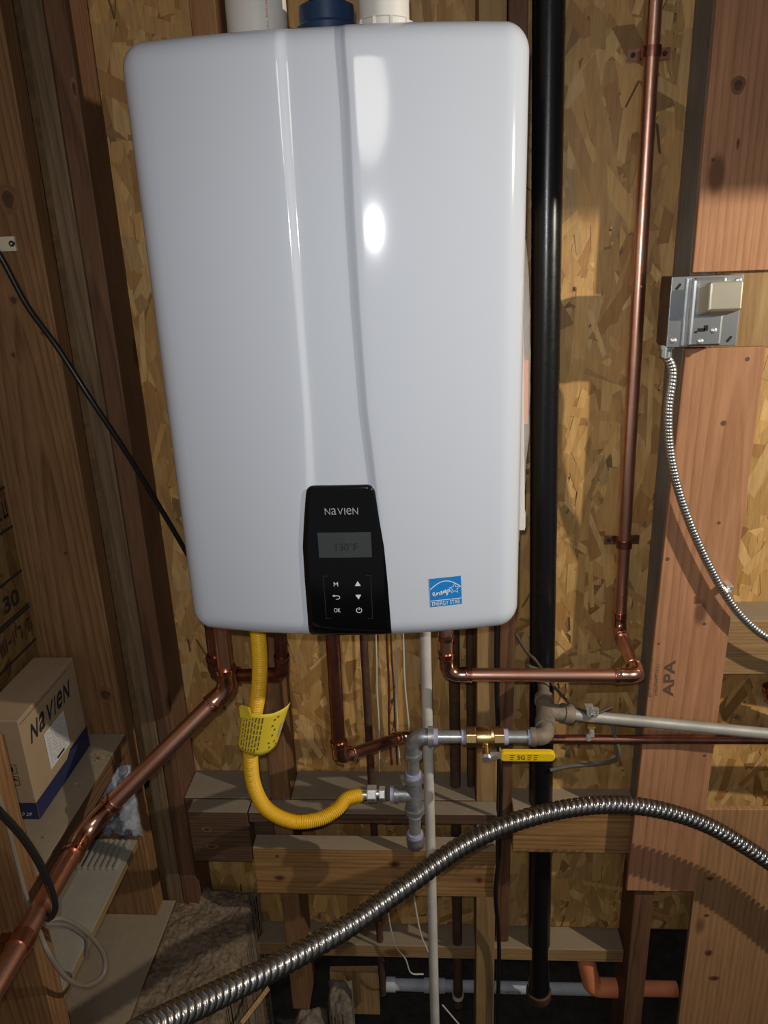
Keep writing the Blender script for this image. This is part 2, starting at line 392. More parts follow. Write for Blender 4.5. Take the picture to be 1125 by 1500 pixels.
M['knot'] = plain('knot_wood', (.085,.036,.014), .6, noise=.4, nscale=90)
M['knot_ring'] = plain('knot_ring_wood', (.20,.085,.032), .6, noise=.3, nscale=60)
def knot(parent, px, py, y, rx, rz):
    c = P(px, py, y=y)
    for k, m_, e in ((1.0, 'knot_ring', .0003), (.55, 'knot', .0006)):
        vs = [(c.x+rx*k*math.cos(t)*(1+.12*math.sin(3*t)), y-e, c.z+rz*k*math.sin(t)) for t in [2*math.pi*i/18 for i in range(18)]]
        MB().add(vs, [tuple(range(18))]).build('knot', M[m_], parent)
by = {o['label']: o for o in bpy.data.objects if 'label' in o}
def find(t): return next(o for l, o in by.items() if t in l)
for px, py, rx, rz in ((1081,125,.010,.012), (1045,235,.004,.004), (1081,211,.0025,.008)): knot(find('reddish plywood panel'), px, py, 1.228, rx, rz)
for px, py, rx, rz in ((1038,1396,.008,.009), (1046,1433,.012,.007), (1040,1287,.008,.005), (1035,1341,.006,.004)): knot(find('pale knotty plywood'), px, py, 1.228, rx, rz)
for px, py, rx, rz in ((12,292,.016,.022), (155,1018,.016,.018), (62,488,.004,.005), (20,520,.005,.006), (97,810,.006,.006), (20,440,.008,.010)): knot(find('wide orange stud'), px, py, 1.198, rx, rz)
for px, py, rx, rz in ((578,1266,.012,.009), (410,1286,.012,.007), (702,1289,.010,.009), (406,1254,.004,.004)): knot(find('lighter knotty block'), px, py, 1.20, rx, rz)
for px, py, rx, rz in ((303,1215,.010,.007), (310,1240,.014,.006)): knot(find('dark knotty block'), px, py, 1.20, rx, rz)
for px, py, rx, rz in ((127,130,.009,.016),): knot(find('reddish dark corner'), px-18, py, YF+.002, rx*.5, rz)

# ------------------------------------------------------------------ water heater
HX0, HX1, HZ0, HZ1, HR = -.335, .108, -.488, .217, .028
HXC = (HX0+HX1)/2; HW = (HX1-HX0)/2; YE = .918; CROWN = .030
def interp(tab, z):
    tab = sorted(tab)
    if z <= tab[0][0]: return tab[0][1]
    for (a, b), (c, d) in zip(tab, tab[1:]):
        if z <= c:
            t = (z-a)/(c-a); return b + (d-b)*t
    return tab[-1][1]
def px_table(l):
    r = []
    for (x, y) in l:
        p = P(x, y, y=.893); r.append((p.z, p.x))
    return r
LO = px_table([(400,45),(403,100),(412,210),(420,300),(432,450),(444,600),(447,690),(446,780),(452,935)])
LI = px_table([(420,45),(424,100),(430,210),(436,300),(446,450),(457,600),(463,690),(466,780),(472,935)])
RI = px_table([(496,40),(502,150),(506,300),(516,450),(528,600),(540,690),(545,780),(555,935)])
RO = px_table([(505,40),(514,150),(521,300),(529,450),(540,600),(551,690),(562,780),(572,935)])
def sm(t): t = max(0, min(1, t)); return t*t*(3-2*t)
def crown(x): u = (x-HXC)/HW; return YE - CROWN*(1-u*u)
def rounding(x, z):
    dx = min(x-HX0, HX1-x); dz = min(z-HZ0, HZ1-z)
    a = max(0, HR-dx); b = max(0, HR-dz)
    return HR - math.sqrt(max(0, HR*HR - a*a - b*b))
def front(x, z, channel=True):
    y = crown(x) + rounding(x, z)
    if channel:
        lo, li, ri, ro = interp(LO,z), interp(LI,z), interp(RI,z), interp(RO,z)
        y += .0036*sm((x-lo)/(li-lo))*sm((ro-x)/(ro-ri))
    return y
heater = thing('water_heater', (HXC, 1.07, HZ0), 'white wall-hung tankless water heater with black control panel', 'water heater')
def heater_cover():
    mb = MB()
    ea = [HR*(1-math.cos(k*math.pi/2/9)) for k in range(10)]
    zs = [HZ0+e for e in ea] + [HZ0+HR + (HZ1-HZ0-2*HR)*k/70 for k in range(1, 70)] + [HZ1-e for e in reversed(ea)]
    rows = []
    for z in zs:
        b = max(0, HR-min(z-HZ0, HZ1-z)); ins = HR - math.sqrt(max(0, HR*HR-b*b))    # corner arc of the outline
        x0, x1 = HX0+ins, HX1-ins
        lo, li, ri, ro = interp(LO,z), interp(LI,z), interp(RI,z), interp(RO,z)
        xs = [x0+(HR-ins)*(1-math.cos(k*math.pi/2/9)) if ins < HR else x0 for k in range(10)]
        xl = HX0+HR; xr = HX1-HR
        xs += [xl+(lo-xl)*k/14 for k in range(1, 15)] + [lo+(li-lo)*k/8 for k in range(1, 9)]
        xs += [li+(ri-li)*k/8 for k in range(1, 9)] + [ri+(ro-ri)*k/8 for k in range(1, 9)] + [ro+(xr-ro)*k/20 for k in range(1, 20)]
        xs += list(reversed([x1-(HR-ins)*(1-math.cos(k*math.pi/2/9)) if ins < HR else x1 for k in range(10)]))
        rows.append([V((x, front(x, z), z)) for x in xs])
    nx = len(rows[0]); nz = len(rows)
    vs = [p for r in rows for p in r]
    fs = [(i*nx+j, i*nx+j+1, (i+1)*nx+j+1, (i+1)*nx+j) for i in range(nz-1) for j in range(nx-1)]
    rim = [j for j in range(nx)] + [i*nx+nx-1 for i in range(1, nz)] + [(nz-1)*nx+j for j in range(nx-2, -1, -1)] + [i*nx for i in range(nz-2, 0, -1)]
    n0 = len(vs); vs += [V((vs[k].x, 1.12, vs[k].z)) for k in rim]; k = len(rim)
    fs += [(rim[i], n0+i, n0+(i+1) % k, rim[(i+1) % k]) for i in range(k)]
    mb.add(vs, fs); return mb.build('front_cover', M['white'], heater, smooth=True, angle=1.2, weld=True)
heater_cover()
MB().box(HX0+.008, HX1-.008, 1.115, 1.239, HZ0+.01, HZ1-.006).build('back_case', M['case'], heater, bevel=.006)

PL = px_table([(447,722),(444,760),(442,800),(445,850),(449,900),(452,946)])
PR = px_table([(550,718),(557,760),(565,800),(570,850),(574,900),(577,946)])
PZ1 = P(500, 711, y=.89).z; PZ0 = HZ0+.002
def heater_panel():
    mb = MB(); rows = []; N = 46
    for i in range(N+1):
        z = PZ0 + (PZ1-PZ0)*i/N
        if i > N-8: z = PZ1 - .012*(1-math.sin((i-(N-8))/8*math.pi/2))*1.0
        t = max(0, (z-(PZ1-.012))/.012); ins = .010*(1-math.sqrt(max(0, 1-t*t)))
        a, b = interp(PL, z)+ins, interp(PR, z)-ins
        row = []
        for j in range(25):
            s = j/24; x = a+(b-a)*s
            edge = min(s, 1-s)*(b-a); d = max(0, .003-edge); e2 = max(0, .003-(PZ1-z))
            row.append(V((x, crown(x)+rounding(x, z)-.0018 + min(.003, math.hypot(d, e2)**2/.003), z)))
        rows.append(row)
    nx = 25; vs = [p for r in rows for p in r]; nz = len(rows)
    fs = [(i*nx+j, i*nx+j+1, (i+1)*nx+j+1, (i+1)*nx+j) for i in range(nz-1) for j in range(nx-1)]
    rim = [j for j in range(nx)] + [i*nx+nx-1 for i in range(1, nz)] + [(nz-1)*nx+j for j in range(nx-2, -1, -1)] + [i*nx for i in range(nz-2, 0, -1)]
    n0 = len(vs); vs += [vs[k]+V((0,.014,0)) for k in rim]; k = len(rim)
    fs += [(rim[i], n0+i, n0+(i+1) % k, rim[(i+1) % k]) for i in range(k)]
    mb.add(vs, fs); return mb.build('control_panel', M['black_gloss'], heater, smooth=True, angle=.9, label='gloss black control panel')
panel = heater_panel()

def text_polys(s, bold=0.0):
    cu = bpy.data.curves.new('t', 'FONT'); cu.body = s; cu.size = 1.0; cu.offset = bold; cu.resolution_u = 3
    o = bpy.data.objects.new('t', cu); C.objects.link(o)
    dg = bpy.context.evaluated_depsgraph_get(); me = bpy.data.meshes.new_from_object(o.evaluated_get(dg))
    vs = [V((v.co.x, v.co.y)) for v in me.vertices]; fs = [tuple(p.vertices) for p in me.polygons]
    bpy.data.objects.remove(o); bpy.data.curves.remove(cu); bpy.data.meshes.remove(me)
    return vs, fs
def norm_text(s, w, h, bold=0.0):       # stretched into a w x h box, centred on 0,0
    vs, fs = text_polys(s, bold)
    x0 = min(v.x for v in vs); x1 = max(v.x for v in vs); y0 = min(v.y for v in vs); y1 = max(v.y for v in vs)
    return [V(((v.x-(x0+x1)/2)/(x1-x0)*w, (v.y-(y0+y1)/2)/(y1-y0)*h)) for v in vs], fs
def wordmark(w, h, bold=.01):           # capital-height letters, a and e in their small forms
    ws = [1.0, .92, 1.05, .17, .92, 1.0]; gap = .22; tot = sum(ws)+gap*5; x = 0; V2 = []; F2 = []
    for ch, cw in zip('NaVIeN', ws):
        vs, fs = norm_text(ch, cw/tot*w, h, bold); n = len(V2)
        V2 += [V((v.x - w/2 + (x+cw/2)/tot*w, v.y)) for v in vs]; F2 += [tuple(i+n for i in f) for f in fs]; x += cw+gap
    return V2, F2
def stroke(pts, w, closed=False):       # flat 2D polyline ribbon
    pts = [V(p) for p in pts]; k = len(pts); vs = []
    for i in range(k):
        a = pts[(i-1) % k] if (closed or i) else pts[0]; b = pts[(i+1) % k] if (closed or i < k-1) else pts[-1]
        t = (b-a).normalized(); nrm = V((-t.y, t.x)); vs += [pts[i]+nrm*w/2, pts[i]-nrm*w/2]
    fs = [(2*i, 2*i+1, 2*i+3, 2*i+2) for i in range(k-1)]
    if closed: fs.append((2*k-2, 2*k-1, 1, 0))
    return vs, fs
def marks(w, h, seed, n=None):       # print too small to read: a row of short strokes
    r = random.Random(seed); n = n or max(3, int(w/h*1.5)); V2 = []; F2 = []
    for k in range(n):
        cw = w/n; x = -w/2+cw*k
        for (a, b, c, d_) in ((.1, .28, 0, 1), (.1, .75, r.choice((0, .42, .82)), .18), (.58, .76, r.choice((0, .4)), r.choice((.6, 1)))):
            if r.random() < .2: continue
            m_ = len(V2); x0, x1 = x+cw*a, x+cw*b; y0 = -h/2+h*c; y1 = min(h/2, y0+h*d_)
            V2 += [V((x0,y0)), V((x1,y0)), V((x1,y1)), V((x0,y1))]; F2.append((m_, m_+1, m_+2, m_+3))
    return V2, F2
def on_heater(shape, px, py, lift, rot=0.0):
    c = P(px, py, y=.886); vs, fs = shape; ca, sa = math.cos(rot), math.sin(rot); out = []
    for v in vs:
        x = c.x + v.x*ca - v.y*sa; z = c.z + v.x*sa + v.y*ca
        out.append((x, crown(x)+rounding(x, z)-lift, z))
    return out, fs
LP = .0021
MB().add(*on_heater(wordmark(.041, .0085, -.008), 500, 749, LP)).build('brand_lettering', M['print_grey'], panel)
def rect(w, h): return [V((-w/2,-h/2)), V((0,-h/2)), V((w/2,-h/2)), V((w/2,h/2)), V((0,h/2)), V((-w/2,h/2))], [(0,1,4,5),(1,2,3,4)]
disp = MB().add(*on_heater(rect(.0665, .0335), 505, 798.5, LP)).build('display', M['lcd'], panel)
MB().add(*on_heater(norm_text('130°F', .028, .0105), 508, 801, LP+.0003)).build('digits', M['lcd_ink'], disp)
for nm, shp, q in (('menu_button', norm_text('M', .0055, .0058), (492,856)), ('ok_button', norm_text('OK', .0085, .0058), (494,894)),
                   ('up_button', ([V((-.0038,-.0032)), V((.0038,-.0032)), V((0,.0035))], [(0,1,2)]), (524,855)),
                   ('down_button', ([V((-.0038,.0032)), V((0,-.0035)), V((.0038,.0032))], [(0,1,2)]), (525,874.5)),
                   ('back_button', stroke([(-.004,.002),(.002,.002),(.0038,.0012),(.004,-.0005),(.0034,-.002),(.001,-.0026),(-.001,-.0026)], .0009), (493,875))):
    MB().add(*on_heater(shp, *q, LP)).build(nm, M['print_white'], panel)
MB().add(*on_heater(([V((-.0055,.002)), V((-.0025,.0038)), V((-.0025,.0002))], [(0,1,2)]), 493, 875, LP)).build('back_arrow_tip', M['print_white'], panel)
pw = MB(); a = stroke([(.0034*math.sin(t), .0034*math.cos(t)) for t in [.6+(2*math.pi-1.2)*k/20 for k in range(21)]], .0009)
pw.add(*on_heater(a, 526, 894, LP)); pw.add(*on_heater(rect(.0009, .004), 526, 891.5, LP)); pw.build('power_button', M['print_white'], panel)
MB().add(*on_heater(stroke([(-.030,-.030),(.030,-.030),(.030,.030),(-.030,.030)], .0006, True), 510, 875.5, LP-.0001)).build('button_frame', M['line_dark'], panel)
# efficiency sticker
def grid_rect(w, h, n=8):
    vs = [V((-w/2+w*i/n, -h/2+h*j)) for j in (0, 1) for i in range(n+1)]
    return vs, [(i, i+1, n+2+i, n+1+i) for i in range(n)]
SR = math.radians(2.0); SX, SY = 653.0, 872.0; LS = .0006
st = MB().add(*on_heater(grid_rect(.0405, .0395), SX, SY, LS, SR)).build('efficiency_sticker', M['blue'], heater, label='blue and white energy sticker')
mk = MB()
def sticker(shape, dx, dz):
    vs, fs = shape; mk.add(*on_heater(([v+V((dx, dz)) for v in vs], fs), SX, SY, LS+.0003, SR))
sticker(stroke([(-.0195+.039*k/24, .0015+.0135*math.sin(math.pi*(.08+.84*k/24))) for k in range(25)], .0011), 0, .0)
sticker(stroke([(-.0200,-.0112),(0,-.0112),(.0200,-.0112)], .0009), 0, 0)
sticker(norm_text('ENERGY STAR', .036, .0056, .002), 0, -.0155)
star = [(.0072*(1 if k % 2 == 0 else .42)*math.sin(k*math.pi/5), .0072*(1 if k % 2 == 0 else .42)*math.cos(k*math.pi/5)) for k in range(10)]
sticker(stroke(star, .0009, True), .0115, .0030)
scr = [(-.0165,-.0035),(-.0140,-.0020),(-.0150,.0002),(-.0165,-.0015),(-.0155,-.0045),(-.0125,-.0042),(-.0112,-.0005),(-.0108,-.0040),(-.0098,-.0010),(-.0084,-.0005),
       (-.0078,-.0038),(-.0060,-.0030),(-.0048,0),(-.0060,.0008),(-.0056,-.0030),(-.0038,-.0028),(-.0024,.0012),(-.0020,-.0025),(-.0008,.0012),(.0005,.0020),
       (-.0004,-.0020),(.0014,-.0010),(.0026,.0026),(.0010,-.0060),(.0030,-.0020),(.0046,.0030),(.0050,-.0010),(.0066,.0010)]
sticker(stroke(spline([(a, b, 0) for a, b in scr], .0006), .0009) if False else stroke([V((p.x, p.y)) for p in spline([(a, b, 0) for a, b in scr], .0006)], .0009), 0, .0005)
mk.build('printing', M['print_white'], st)

# vent connections on top of the heater
def tubes(name, pts, r, m, parent=None, n=24, **k): return MB().tube(pts, r, n).build(name, M[m], parent, smooth=True, angle=.6, **k)
vp = P(375, 10, y=1.09); 
ex = thing('exhaust_vent_pipe', (vp.x, 1.09, .217), 'white plastic vent pipe rising behind the heater top, left', 'vent pipe')
tubes('pipe', [(vp.x, 1.09, .218), (vp.x, 1.09, .9)], .0375, 'pvc', ex)
MB().add(*(lambda t: ([(vp.x+.018+v.y*.9, 1.09-.0331-v.y*.45, .275+v.x) for v in t[0]], t[1]))(marks(.05, .005, 1))).build('red_print', M['salmon'], ex)
nv = P(478, 8, y=1.05)
it = thing('air_intake_collar', (nv.x, 1.05, .217), 'navy blue round collar on top of the heater between white pipes', 'collar')
tubes('collar', [(nv.x,1.05,.218),(nv.x,1.05,.247),(nv.x,1.05,.250),(nv.x,1.05,.268)], [.036,.036,.033,.033], 'navy', it)
tubes('inner_ring', [(nv.x,1.05,.262),(nv.x,1.05,.272)], .025, 'black_gloss', it)
wv = P(562, 8, y=1.0)
wc = thing('white_vent_coupling', (wv.x, 1.0, .217), 'white ribbed vent coupling on top of the heater, right of the navy collar', 'vent coupling')
tubes('socket', [(wv.x,1.0,.218),(wv.x,1.0,.236),(wv.x,1.0,.238),(wv.x,1.0,.262)], [.031,.031,.0285,.0285], 'pvc', wc)
tubes('pipe', [(wv.x,1.0,.262),(wv.x,1.0,.9)], .025, 'pvc', wc)
for k in range(10):
    t = 2*math.pi*k/10; MB().box(wv.x+.0305*math.cos(t)-.0015, wv.x+.0305*math.cos(t)+.0015, 1.0+.0305*math.sin(t)-.0015, 1.0+.0305*math.sin(t)+.0015, .219, .237).build('rib', M['pvc'], wc)

# bag of papers hung on the heater's right side
bag = thing('document_bag', (.135, 1.10, -.40), 'clear plastic bag of papers hanging on the right side of the heater', 'bag')
def sheet_bag():
    mb = MB(); n = 26; rows = []
    for i in range(n+1):
        t = i/n; z = .0 - .405*t
        bul = .004 + .011*math.sin(math.pi*min(1, t*1.05))**.7
        wob = .002*noise.noise(V((t*9, 0, 1)))
        tip = .012*(t > .94)*(t-.94)/.06
        rows.append([(.112, 1.00+tip, z), (.115+bul*.9+wob, 1.03, z), (.118+bul*1.1+wob, 1.09, z), (.115+bul*.8+wob, 1.16, z-.005), (.111, 1.19-tip, z)])
    vs = [p for r in rows for p in r]
    return mb.add(vs, [(i*5+j, i*5+j+1, (i+1)*5+j+1, (i+1)*5+j) for i in range(n) for j in range(4)])
sheet_bag().build('bag_film', M['bag'], bag, smooth=True)
MB().hexa([(.1115,1.02,-.385),(.1250,1.02,-.385),(.1250,1.15,-.385),(.1115,1.15,-.385),(.1115,1.02,-.075),(.1160,1.02,-.075),(.1160,1.15,-.075),(.1115,1.15,-.075)]).build('white_booklet', M['paper'], bag, bevel=.001)
MB().hexa([(.1205,1.03,-.235),(.1270,1.03,-.235),(.1270,1.12,-.235),(.1205,1.12,-.235),(.1180,1.03,-.150),(.1255,1.03,-.150),(.1255,1.12,-.150),(.1180,1.12,-.150)]).build('salmon_leaflet', M['salmon'], bag)
MB().box(.1252, .1272, 1.03, 1.08, -.385, -.362).build('grey_barcode_card', M['print_grey'], bag)

# ------------------------------------------------------------------ piping
def fitting(parent, a, c, b, r, m='copper_fit', name='elbow', sock=.024, br=None):
    """soldered elbow at c between directions to a and b: swept body with socket rims"""
    a, c, b = V(a), V(c), V(b); d1 = (a-c).normalized(); d2 = (b-c).normalized(); br = br or r*1.5
    arc = arc_corner(a, c, b, br); p1, p2 = arc[0]+d1*sock*.9, arc[-1]+d2*sock*.9
    pts = [p1, p1-d1*.004, p1-d1*.0045, p1-d1*.009, p1-d1*.0095, p1-d1*.013] + arc + [p2-d2*.013, p2-d2*.0095, p2-d2*.009, p2-d2*.0045, p2-d2*.004, p2]
    k = len(arc); rr = [r*1.20, r*1.20, r*1.12, r*1.12, r*1.2, r*1.12] + [r*1.10]*k + [r*1.12, r*1.2, r*1.12, r*1.12, r*1.2, r*1.2]
    return MB().tube(pts, rr, 20).build(name, M[m], parent, smooth=True, angle=.9)
def coupling(parent, a, b, r, m='copper_fit', name='coupling', rings=((0,1.2),(.12,1.2),(.13,1.1),(.45,1.1),(.46,1.05),(.54,1.05),(.55,1.1),(.87,1.1),(.88,1.2),(1,1.2))):
    a, b = V(a), V(b)
    return MB().tube([a.lerp(b, t) for t, _ in rings], [r*k for _, k in rings], 20).build(name, M[m], parent, smooth=True, angle=.9)
def pipe(parent, a, b, r, m='copper', name='pipe', n=20): return tubes(name, [a, b], r, m, parent, n)

# right copper line: heater outlet, elbow, horizontal run, offset to the riser
R3 = .0111
cr = thing('copper_supply_line', (.3, 1.1, -.68), 'bright copper line from heater bottom right up the strand board', 'copper pipe')
a0 = V((.014, 1.10, HZ0)); a1 = P(656, 988, y=1.10); a1 = V((.014, 1.10, a1.z)); b1 = P(934, 990, y=1.115)
pipe(cr, a0, a1+V((0,0,.03)), R3); fitting(cr, a0, a1, b1, R3, br=.020)
pipe(cr, a1.lerp(b1, .09), a1.lerp(b1, .9), R3)
coupling(cr, V((.014,1.10,-.545)), V((.014,1.10,-.600)), R3)
rt = P(905, 880, y=1.300); rtop = P(968, -160, y=1.300); k1 = P(907, 925, y=1.298)
fitting(cr, a1, b1, k1, R3, br=.018); pipe(cr, b1, k1, R3)
fitting(cr, b1, k1, rt+V((0,0,.1)), R3, sock=.02, br=.02); pipe(cr, k1, rtop, R3)
def strap(parent, c, m='copper_dark'):
    c = V(c); mb = MB().tube([c+V((0,0,-.007)), c+V((0,0,.007))], R3*1.22, 20); mb.build('strap_band', M[m], parent, smooth=True)
    for sx in (-1, 1):
        t = MB().box(min(c.x+sx*.010, c.x+sx*.031), max(c.x+sx*.010, c.x+sx*.031), 1.316, 1.320, c.z-.008, c.z+.008).build('strap_tab', M['copper_fit'] if sx < 0 else M[m], parent)
        tubes('screw', [(c.x+sx*.023, 1.3165, c.z), (c.x+sx*.023, 1.313, c.z)], .0035, 'ink', t, 10)
    MB().box(c.x-.011, c.x+.011, 1.305, 1.3265, c.z-.004, c.z+.004).build('strap_stem', M[m], parent)
for q in ((952, 76), (908, 796)):
    zz = P(*q, y=1.300).z; strap(cr, k1.lerp(rtop, (zz-k1.z)/(rtop.z-k1.z)))

# centre copper: drop, elbow, rising to the back, then along the wall to the right
cm = thing('copper_return_line', (-.16, 1.05, -.80), 'darker copper line dropping below the control panel and running right behind valve', 'copper pipe')
e0 = V((-.160, 1.05, HZ0)); e1 = P(497, 1110, y=1.05); e2 = P(590, 1079, y=1.19); e3 = P(1200, 1083, y=1.2185); e3 = V((1.2, e3.y, e3.z))
pipe(cm, e0, e1, R3, 'copper_dark'); fitting(cm, e0, e1, e2, R3, br=.016)
pipe(cm, e1, e2, R3*.9, 'copper_dark'); fitting(cm, e1, e2, V((e2.x+.2, e2.y, e2.z)), R3*.9, sock=.016, br=.02)
e25 = V((P(700, 1085, y=1.2185).x, 1.2185, P(820, 1083, y=1.2185).z))
pipe(cm, e2, e25, R3*.75, 'copper_dark'); pipe(cm, e25, e3, R3*.75, 'copper_dark')

# left copper: inch line that leaves the heater and turns along the left wall, with its crossover loop
R1 = .0143
cl = thing('copper_drain_line', (-.45, .9, -.86), 'large shiny copper pipe slanting down left from the heater to the wall', 'copper pipe')
g0 = V((-.338, 1.06, HZ0)); g1 = P(327, 1008, y=1.06); g2 = P(128, 1213, x=-.555); g3 = V((-.555, .30, -.853))
g1 = V((-.338, 1.06, g1.z)); pipe(cl, g0, g1, R1*.86); fitting(cl, g0, g1, g2, R1, sock=.026, br=.03)
pipe(cl, g1, g2, R1); fitting(cl, g1, g2, g3, R1, sock=.030, br=.045); pipe(cl, g2, g3, R1)
sc = P(31, 1380, x=-.555)
sb = MB().tube([sc+V((0,.011,0)), sc-V((0,.011,0))], R1*1.16, 20).build('pipe_strap', M['copper_fit'], cl, smooth=True)
MB().box(-.586, -.572, sc.y-.010, sc.y+.010, sc.z-.035, sc.z+.005).build('strap_tab', M['copper_dark'], sb)
lo = thing('copper_crossover_loop', (-.33, 1.13, -.70), 'dark copper crossover loop tucked under the heater bottom left', 'copper pipe')
h0 = V((-.258, 1.13, HZ0)); h1 = P(410, 988, y=1.13); h1 = V((-.258-.005, 1.13, h1.z)); h2 = P(318, 990, y=1.15); h3 = h2+V((0,0,.16))
pipe(lo, h0, h1, R3, 'copper_dark'); fitting(lo, h0, h1, h2, R3, 'copper_dark', br=.018); pipe(lo, h1, h2, R3, 'copper_dark')
fitting(lo, h1, h2, h3, R3*1.15, 'copper_dark', br=.018); pipe(lo, h2, h3, R3, 'copper_dark')

# gas line
RG = .0107
gz = P(605, 1079, y=1.10).z; gx = P(604, 1079, y=1.10).x; YG = 1.10
gas = thing('gas_drip_leg', (gx, YG, P(605, 1240, y=YG).z), 'grey iron gas elbow, tee and capped drip leg below the heater', 'gas pipe')
vx0 = P(682, 1078, y=YG).x; vx1 = P(738, 1078, y=YG).x; ex2 = P(800, 1076, y=YG).x
el = MB().tube([(gx, YG, gz-.040), (gx, YG, gz-.032), (gx, YG, gz-.0315)] + arc_corner((gx,YG,gz-.1), (gx,YG,gz), (gx+.1,YG,gz), .020, 10) + [(gx+.026,YG,gz), (gx+.0265,YG,gz), (gx+.036,YG,gz)],
          [RG*1.5, RG*1.5, RG*1.32] + [RG*1.30]*11 + [RG*1.32, RG*1.64, RG*1.64], 22).build('elbow', M['cast'], gas, smooth=True, angle=.8)
def seal(parent, a, b, r): return tubes('thread_sealant', [a, b], r, 'sealant', parent, 18)
seal(gas, (gx+.036,YG,gz), (gx+.043,YG,gz), RG*1.28); pipe(gas, (gx+.03,YG,gz), (vx0,YG,gz), RG, 'galv', 'nipple'); seal(gas, (vx0-.007,YG,gz), (vx0+.001,YG,gz), RG*1.2)
zt = P(605, 1163, y=YG).z; zb = P(606, 1232, y=YG).z
pipe(gas, (gx,YG,gz-.03), (gx,YG,zt), RG, 'galv', 'nipple'); seal(gas, (gx,YG,zt+.038), (gx,YG,zt+.045), RG*1.25)
tee = MB().tube([(gx,YG,zt-.038),(gx,YG,zt-.029),(gx,YG,zt-.0285),(gx,YG,zt+.0285),(gx,YG,zt+.029),(gx,YG,zt+.038)], [RG*1.64,RG*1.64,RG*1.32,RG*1.32,RG*1.64,RG*1.64], 22)
tee.tube([(gx,YG,zt),(gx-.026,YG,zt),(gx-.0265,YG,zt),(gx-.034,YG,zt)], [RG*1.3,RG*1.3,RG*1.5,RG*1.5], 22); tee.build('tee', M['cast'], gas, smooth=True, angle=.8)
seal(gas, (gx,YG,zt-.044), (gx,YG,zt-.038), RG*1.3); pipe(gas, (gx,YG,zt-.03), (gx,YG,zb+.01), RG, 'galv', 'nipple'); seal(gas, (gx,YG,zb+.012), (gx,YG,zb+.019), RG*1.3)
MB().tube([(gx,YG,zb+.013),(gx,YG,zb+.004),(gx,YG,zb-.008),(gx,YG,zb-.013)], [RG*1.5,RG*1.5,RG*1.42,RG*1.05], 22).build('end_cap', M['cast'], gas, smooth=True, angle=.8)
seal(gas, (gx-.041,YG,zt), (gx-.034,YG,zt), RG*1.35)

val = thing('gas_valve', ((vx0+vx1)/2, YG, gz-.03), 'brass gas shutoff valve with yellow lever handle', 'valve')
vm = (vx0+vx1)/2
MB().prism((vx0+.0085,YG,gz), (1,0,0), RG*1.64, .017, 8).build('hex_end', M['brass'], val, bevel=.001)
MB().prism((vx1-.0085,YG,gz), (1,0,0), RG*1.64, .017, 8).build('hex_end', M['brass'], val, bevel=.001)
MB().tube([(vx0+.016,YG,gz),(vx0+.018,YG,gz),(vm-.006,YG,gz),(vm+.006,YG,gz),(vm+.0065,YG,gz),(vm+.010,YG,gz),(vm+.0105,YG,gz),(vx1-.016,YG,gz)], [RG*1.2,RG*1.5,RG*1.62,RG*1.62,RG*1.45,RG*1.45,RG*1.64,RG*1.4], 22).build('body', M['brass'], val, smooth=True, angle=.5)
tubes('stem', [(vm,YG-.014,gz-.006),(vm,YG-.034,gz-.014)], .006, 'brass', val, 14)
MB().prism((vm,YG-.036,gz-.015), (0,-1,-.4), .0075, .006, 6).build('stem_nut', M['chrome'], val)
hx0 = P(733, 1106, y=YG-.04); hx1 = P(813, 1106, y=YG-.04)
MB().hexa([(vm-.008,YG-.0345,gz-.022),(hx0.x+.006,YG-.041,hx0.z-.006),(hx0.x+.006,YG-.039,hx0.z-.006),(vm-.008,YG-.0325,gz-.022),
           (vm+.008,YG-.0345,gz-.006),(hx0.x+.006,YG-.041,hx0.z+.006),(hx0.x+.006,YG-.039,hx0.z+.006),(vm+.008,YG-.0325,gz-.006)]).build('lever_arm', M['chrome'], val)
def lever():
    x0, x1, zc, h = hx0.x, hx1.x, hx0.z, .0085; out = []
    prof = [(x0, -h*.7), (x0+.004, -h)] + [(x1-h+h*math.sin(t), -h*math.cos(t)) for t in [math.pi*k/10 for k in range(11)]] + [(x0+.004, h), (x0, h*.7)]
    n = len(prof); vs = [(x, YG-.046, zc+z) for x, z in prof] + [(x, YG-.034, zc+z) for x, z in prof]
    fs = [tuple(range(n)), tuple(range(2*n-1, n-1, -1))] + [(i, (i+1) % n, n+(i+1) % n, n+i) for i in range(n)]
    return MB().add(vs, fs).build('lever_handle', M['yellow_handle'], val, bevel=.002)
lv = lever()
MB().add(*(lambda t: ([(hx0.x+.033+v.x, YG-.0463, hx0.z+v.y) for v in t[0]], t[1]))(norm_text('5G', .012, .0085, .02))).build('handle_print', M['ink_brown'], lv)
for k, dx in enumerate((.018, .046, .056)):
    for j in range(3): MB().box(hx0.x+dx-.003, hx0.x+dx+.004-.001*j, YG-.0463, YG-.0461, hx0.z+.004-.004*j-.0007, hx0.z+.004-.004*j+.0007).build('handle_fine_print', M['ink_brown'], lv)

